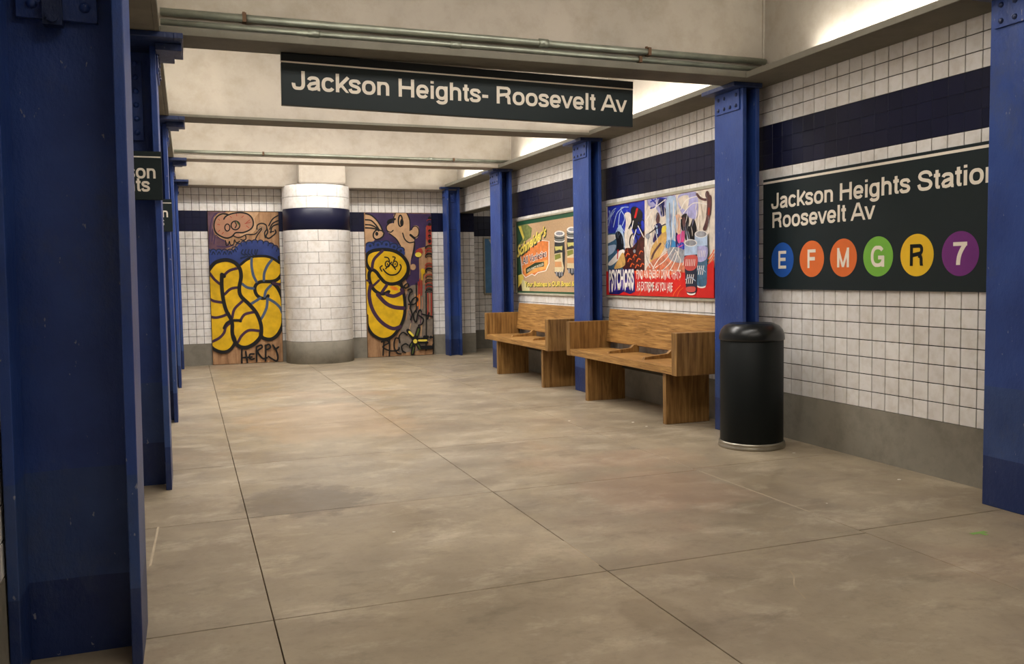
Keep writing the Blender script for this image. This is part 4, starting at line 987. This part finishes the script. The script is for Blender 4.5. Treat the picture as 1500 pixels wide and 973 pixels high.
def jar(c, top, bot, rx):
    k = P('jar_glass', (48, 52, 56), var=.4, vs=26)
    PL([(c-rx+4, top+50), (c+rx-4, top+46), (c+rx, top+130), (c+rx+6, top+200), (c+rx, top+390), (c+rx-12, bot-30), (c, bot), (c-rx+20, bot-40), (c-rx, top+400), (c-rx, top+150)], k, False)
    PL([(c-rx, top), (c+rx, top-4), (c+rx, top+84), (c-rx+2, top+96)], P('lid_grey', (120, 124, 120)), False)
    EL(c, top+4, rx, 30, pw); EL(c, top+4, rx-14, 18, pgrey); A.ring(c, top+74, rx-2, 16, 9, pw, 12, 0, 180); A.ring(c, top+40, rx-2, 14, 8, pblk, 12, 0, 180)
    PL([(c-rx+4, top+135), (c-6, top+135), (c+rx-20, top+130), (c+rx-26, top+175), (c, top+165), (c-rx+12, top+180)], P('jar_label_yellow', (196, 190, 110)), False)
    PL([(c-rx+2, top+210), (c+rx-24, top+195), (c+rx-20, top+290), (c+rx-6, top+350), (c+rx-16, top+400), (c-rx+2, top+395)], P('jar_label', (216, 200, 160)), False)
    PL([(c-rx+4, top+220), (c+10, top+205), (c+16, top+250), (c-rx+6, top+275)], P('jar_label_green', (130, 134, 60)), False)
    PL([(c-rx+4, top+290), (c+20, top+290), (c+24, top+345), (c-rx+4, top+345)], P('jar_label_orange', (206, 150, 100)), False)
    for x in (-30, 0, 24): S_([(c+x, bot-66), (c+x+2, bot-30)], 15, pgrey)
jar(520, 290, 752, 52); jar(648, 250, 722, 52)
A.build('printed_picture', t)

# ---- blue poster in the side passage
t = thing('framed_poster', 'narrow glimpse of a blue poster in the side passage', 'poster', (5.6, 15.43, 1.0))
bmo('backing', box(5.20, 6.05, 15.425, 15.441, 1.035, 2.045), P('passage_blue', (92, 140, 186), var=.15), t)
for a in ((5.18, 6.07, 1.015, 1.037), (5.18, 6.07, 2.043, 2.065)): bmo('frame_bar', box(a[0], a[1], 15.415, 15.441, a[2], a[3]), FRAME, t)
for a in ((5.18, 5.202), (6.048, 6.07)): bmo('frame_bar', box(a[0], a[1], 15.415, 15.441, 1.037, 2.043), FRAME, t)
b = bmesh.new(); prism(b, [(5.28, 2.03), (5.40, 1.80), (5.36, 1.45), (5.55, 1.1), (5.9, 1.2), (6.0, 2.03)], 'Y', 15.4235, 15.4245); bmo('printed_shape', b, P('passage_pale', (206, 204, 196)), t)


# ================================================================== SMALL THINGS ON THE FLOOR
for (x, y), s, lab in (((-.176, 6.174), .035, 'tiny white scrap beside the foot of the second left column'),
                       ((3.751, 6.998), .030, 'white scrap in front of the near bench, left of two'),
                       ((3.757, 6.756), .024, 'white scrap in front of the near bench, right of two'),
                       ((3.263, 7.317), .024, 'white scrap on the open floor left of the near bench'),
                       ((4.178, 5.287), .028, 'white scrap on the floor just right of the litter bin'),
                       ((4.243, 4.33), .026, 'white scrap on the floor under the wall sign'),
                       ((3.431, 4.047), .014, 'smallest white fleck on the floor right of the pale joint'),
                       ((.978, 4.495), .018, 'white fleck alone in the middle of the floor')):
    b = bmesh.new(); pts = []
    for k in range(7):
        a = k*2*math.pi/7; r = s*random.uniform(.45, .8)*.5; pts.append((x+r*1.5*math.cos(a), y+r*math.sin(a)))
    prism(b, pts, 'Z', .0002, .003); tag(bmo('paper_scrap', b, PAPER), lab, 'scrap', 'white scraps on the floor')
b = bmesh.new(); bx(b, 3.69, 3.79, 3.27, 3.295, .0002, .0012); bx(b, 3.735, 3.76, 3.24, 3.27, .0002, .0012)
tag(bmo('tape_mark', b, GREENT), 'small green tape mark on the floor by the right column', 'tape')

# ================================================================== LEDGE TUBES AND ADDED CEILING LIGHTS
for y, p in BAYS:
    lab = {-1.0: 'far behind the camera', 1.6: 'just above the camera', 4.3: 'before the hanging sign', 7.2: 'behind the hanging sign', 10.1: 'before the single pipe beam', 12.9: 'in front of the round pillar'}[y]
    t = thing('added_ceiling_light', 'added unseen ceiling light '+lab, 'light', (1.9, y, 3.85), 'added ceiling lights above the beams')
    bmo('housing', bx(bmesh.new(), .28, 3.52, y-.27, y+.27, 3.77, 3.85, .01), WHITEM, t)  # made-up body for the added bay lamp, out of view
    bmo('diffuser', box(.3, 3.5, y-.25, y+.25, 3.755, 3.77), DIFF, t)
SPANS = [(.75, 3.1), (3.7, 5.25), (6.4, 8.35), (9.25, 11.3), (12.2, 13.95)]
for side, x in ((1, 4.275), (-1, -.235)):
    for a, b_ in SPANS:
        wh = {.75: 'beside the camera', 3.7: 'above the black wall sign', 6.4: 'in the bay of the nearer bench', 9.25: 'in the bay of the farther bench', 12.2: 'nearest the end wall'}[a]
        t = thing('tube_light', 'fluorescent tube on the '+('right' if side > 0 else 'left')+' light ledge, '+wh, 'light', (x, (a+b_)/2, ZS+.03), 'tubes on the '+('right' if side > 0 else 'left')+' ledge')
        bmo('tube', tube(bmesh.new(), (x, a, ZS+.050), (x, b_, ZS+.050), .013, 10), TUBE, t)
        for e in (a-.03, b_): bmo('tube_holder', box(x-.02, x+.02, e, e+.03, ZS+.023, ZS+.07), WHITEM, t)
t = thing('added_ceiling_light', 'small added ceiling light in the side passage', 'light', (6.1, 13.8, 2.9))
bmo('housing', box(5.62, 6.58, 13.62, 13.98, 2.865, 2.9), WHITEM, t)  # made-up body for the added passage lamp
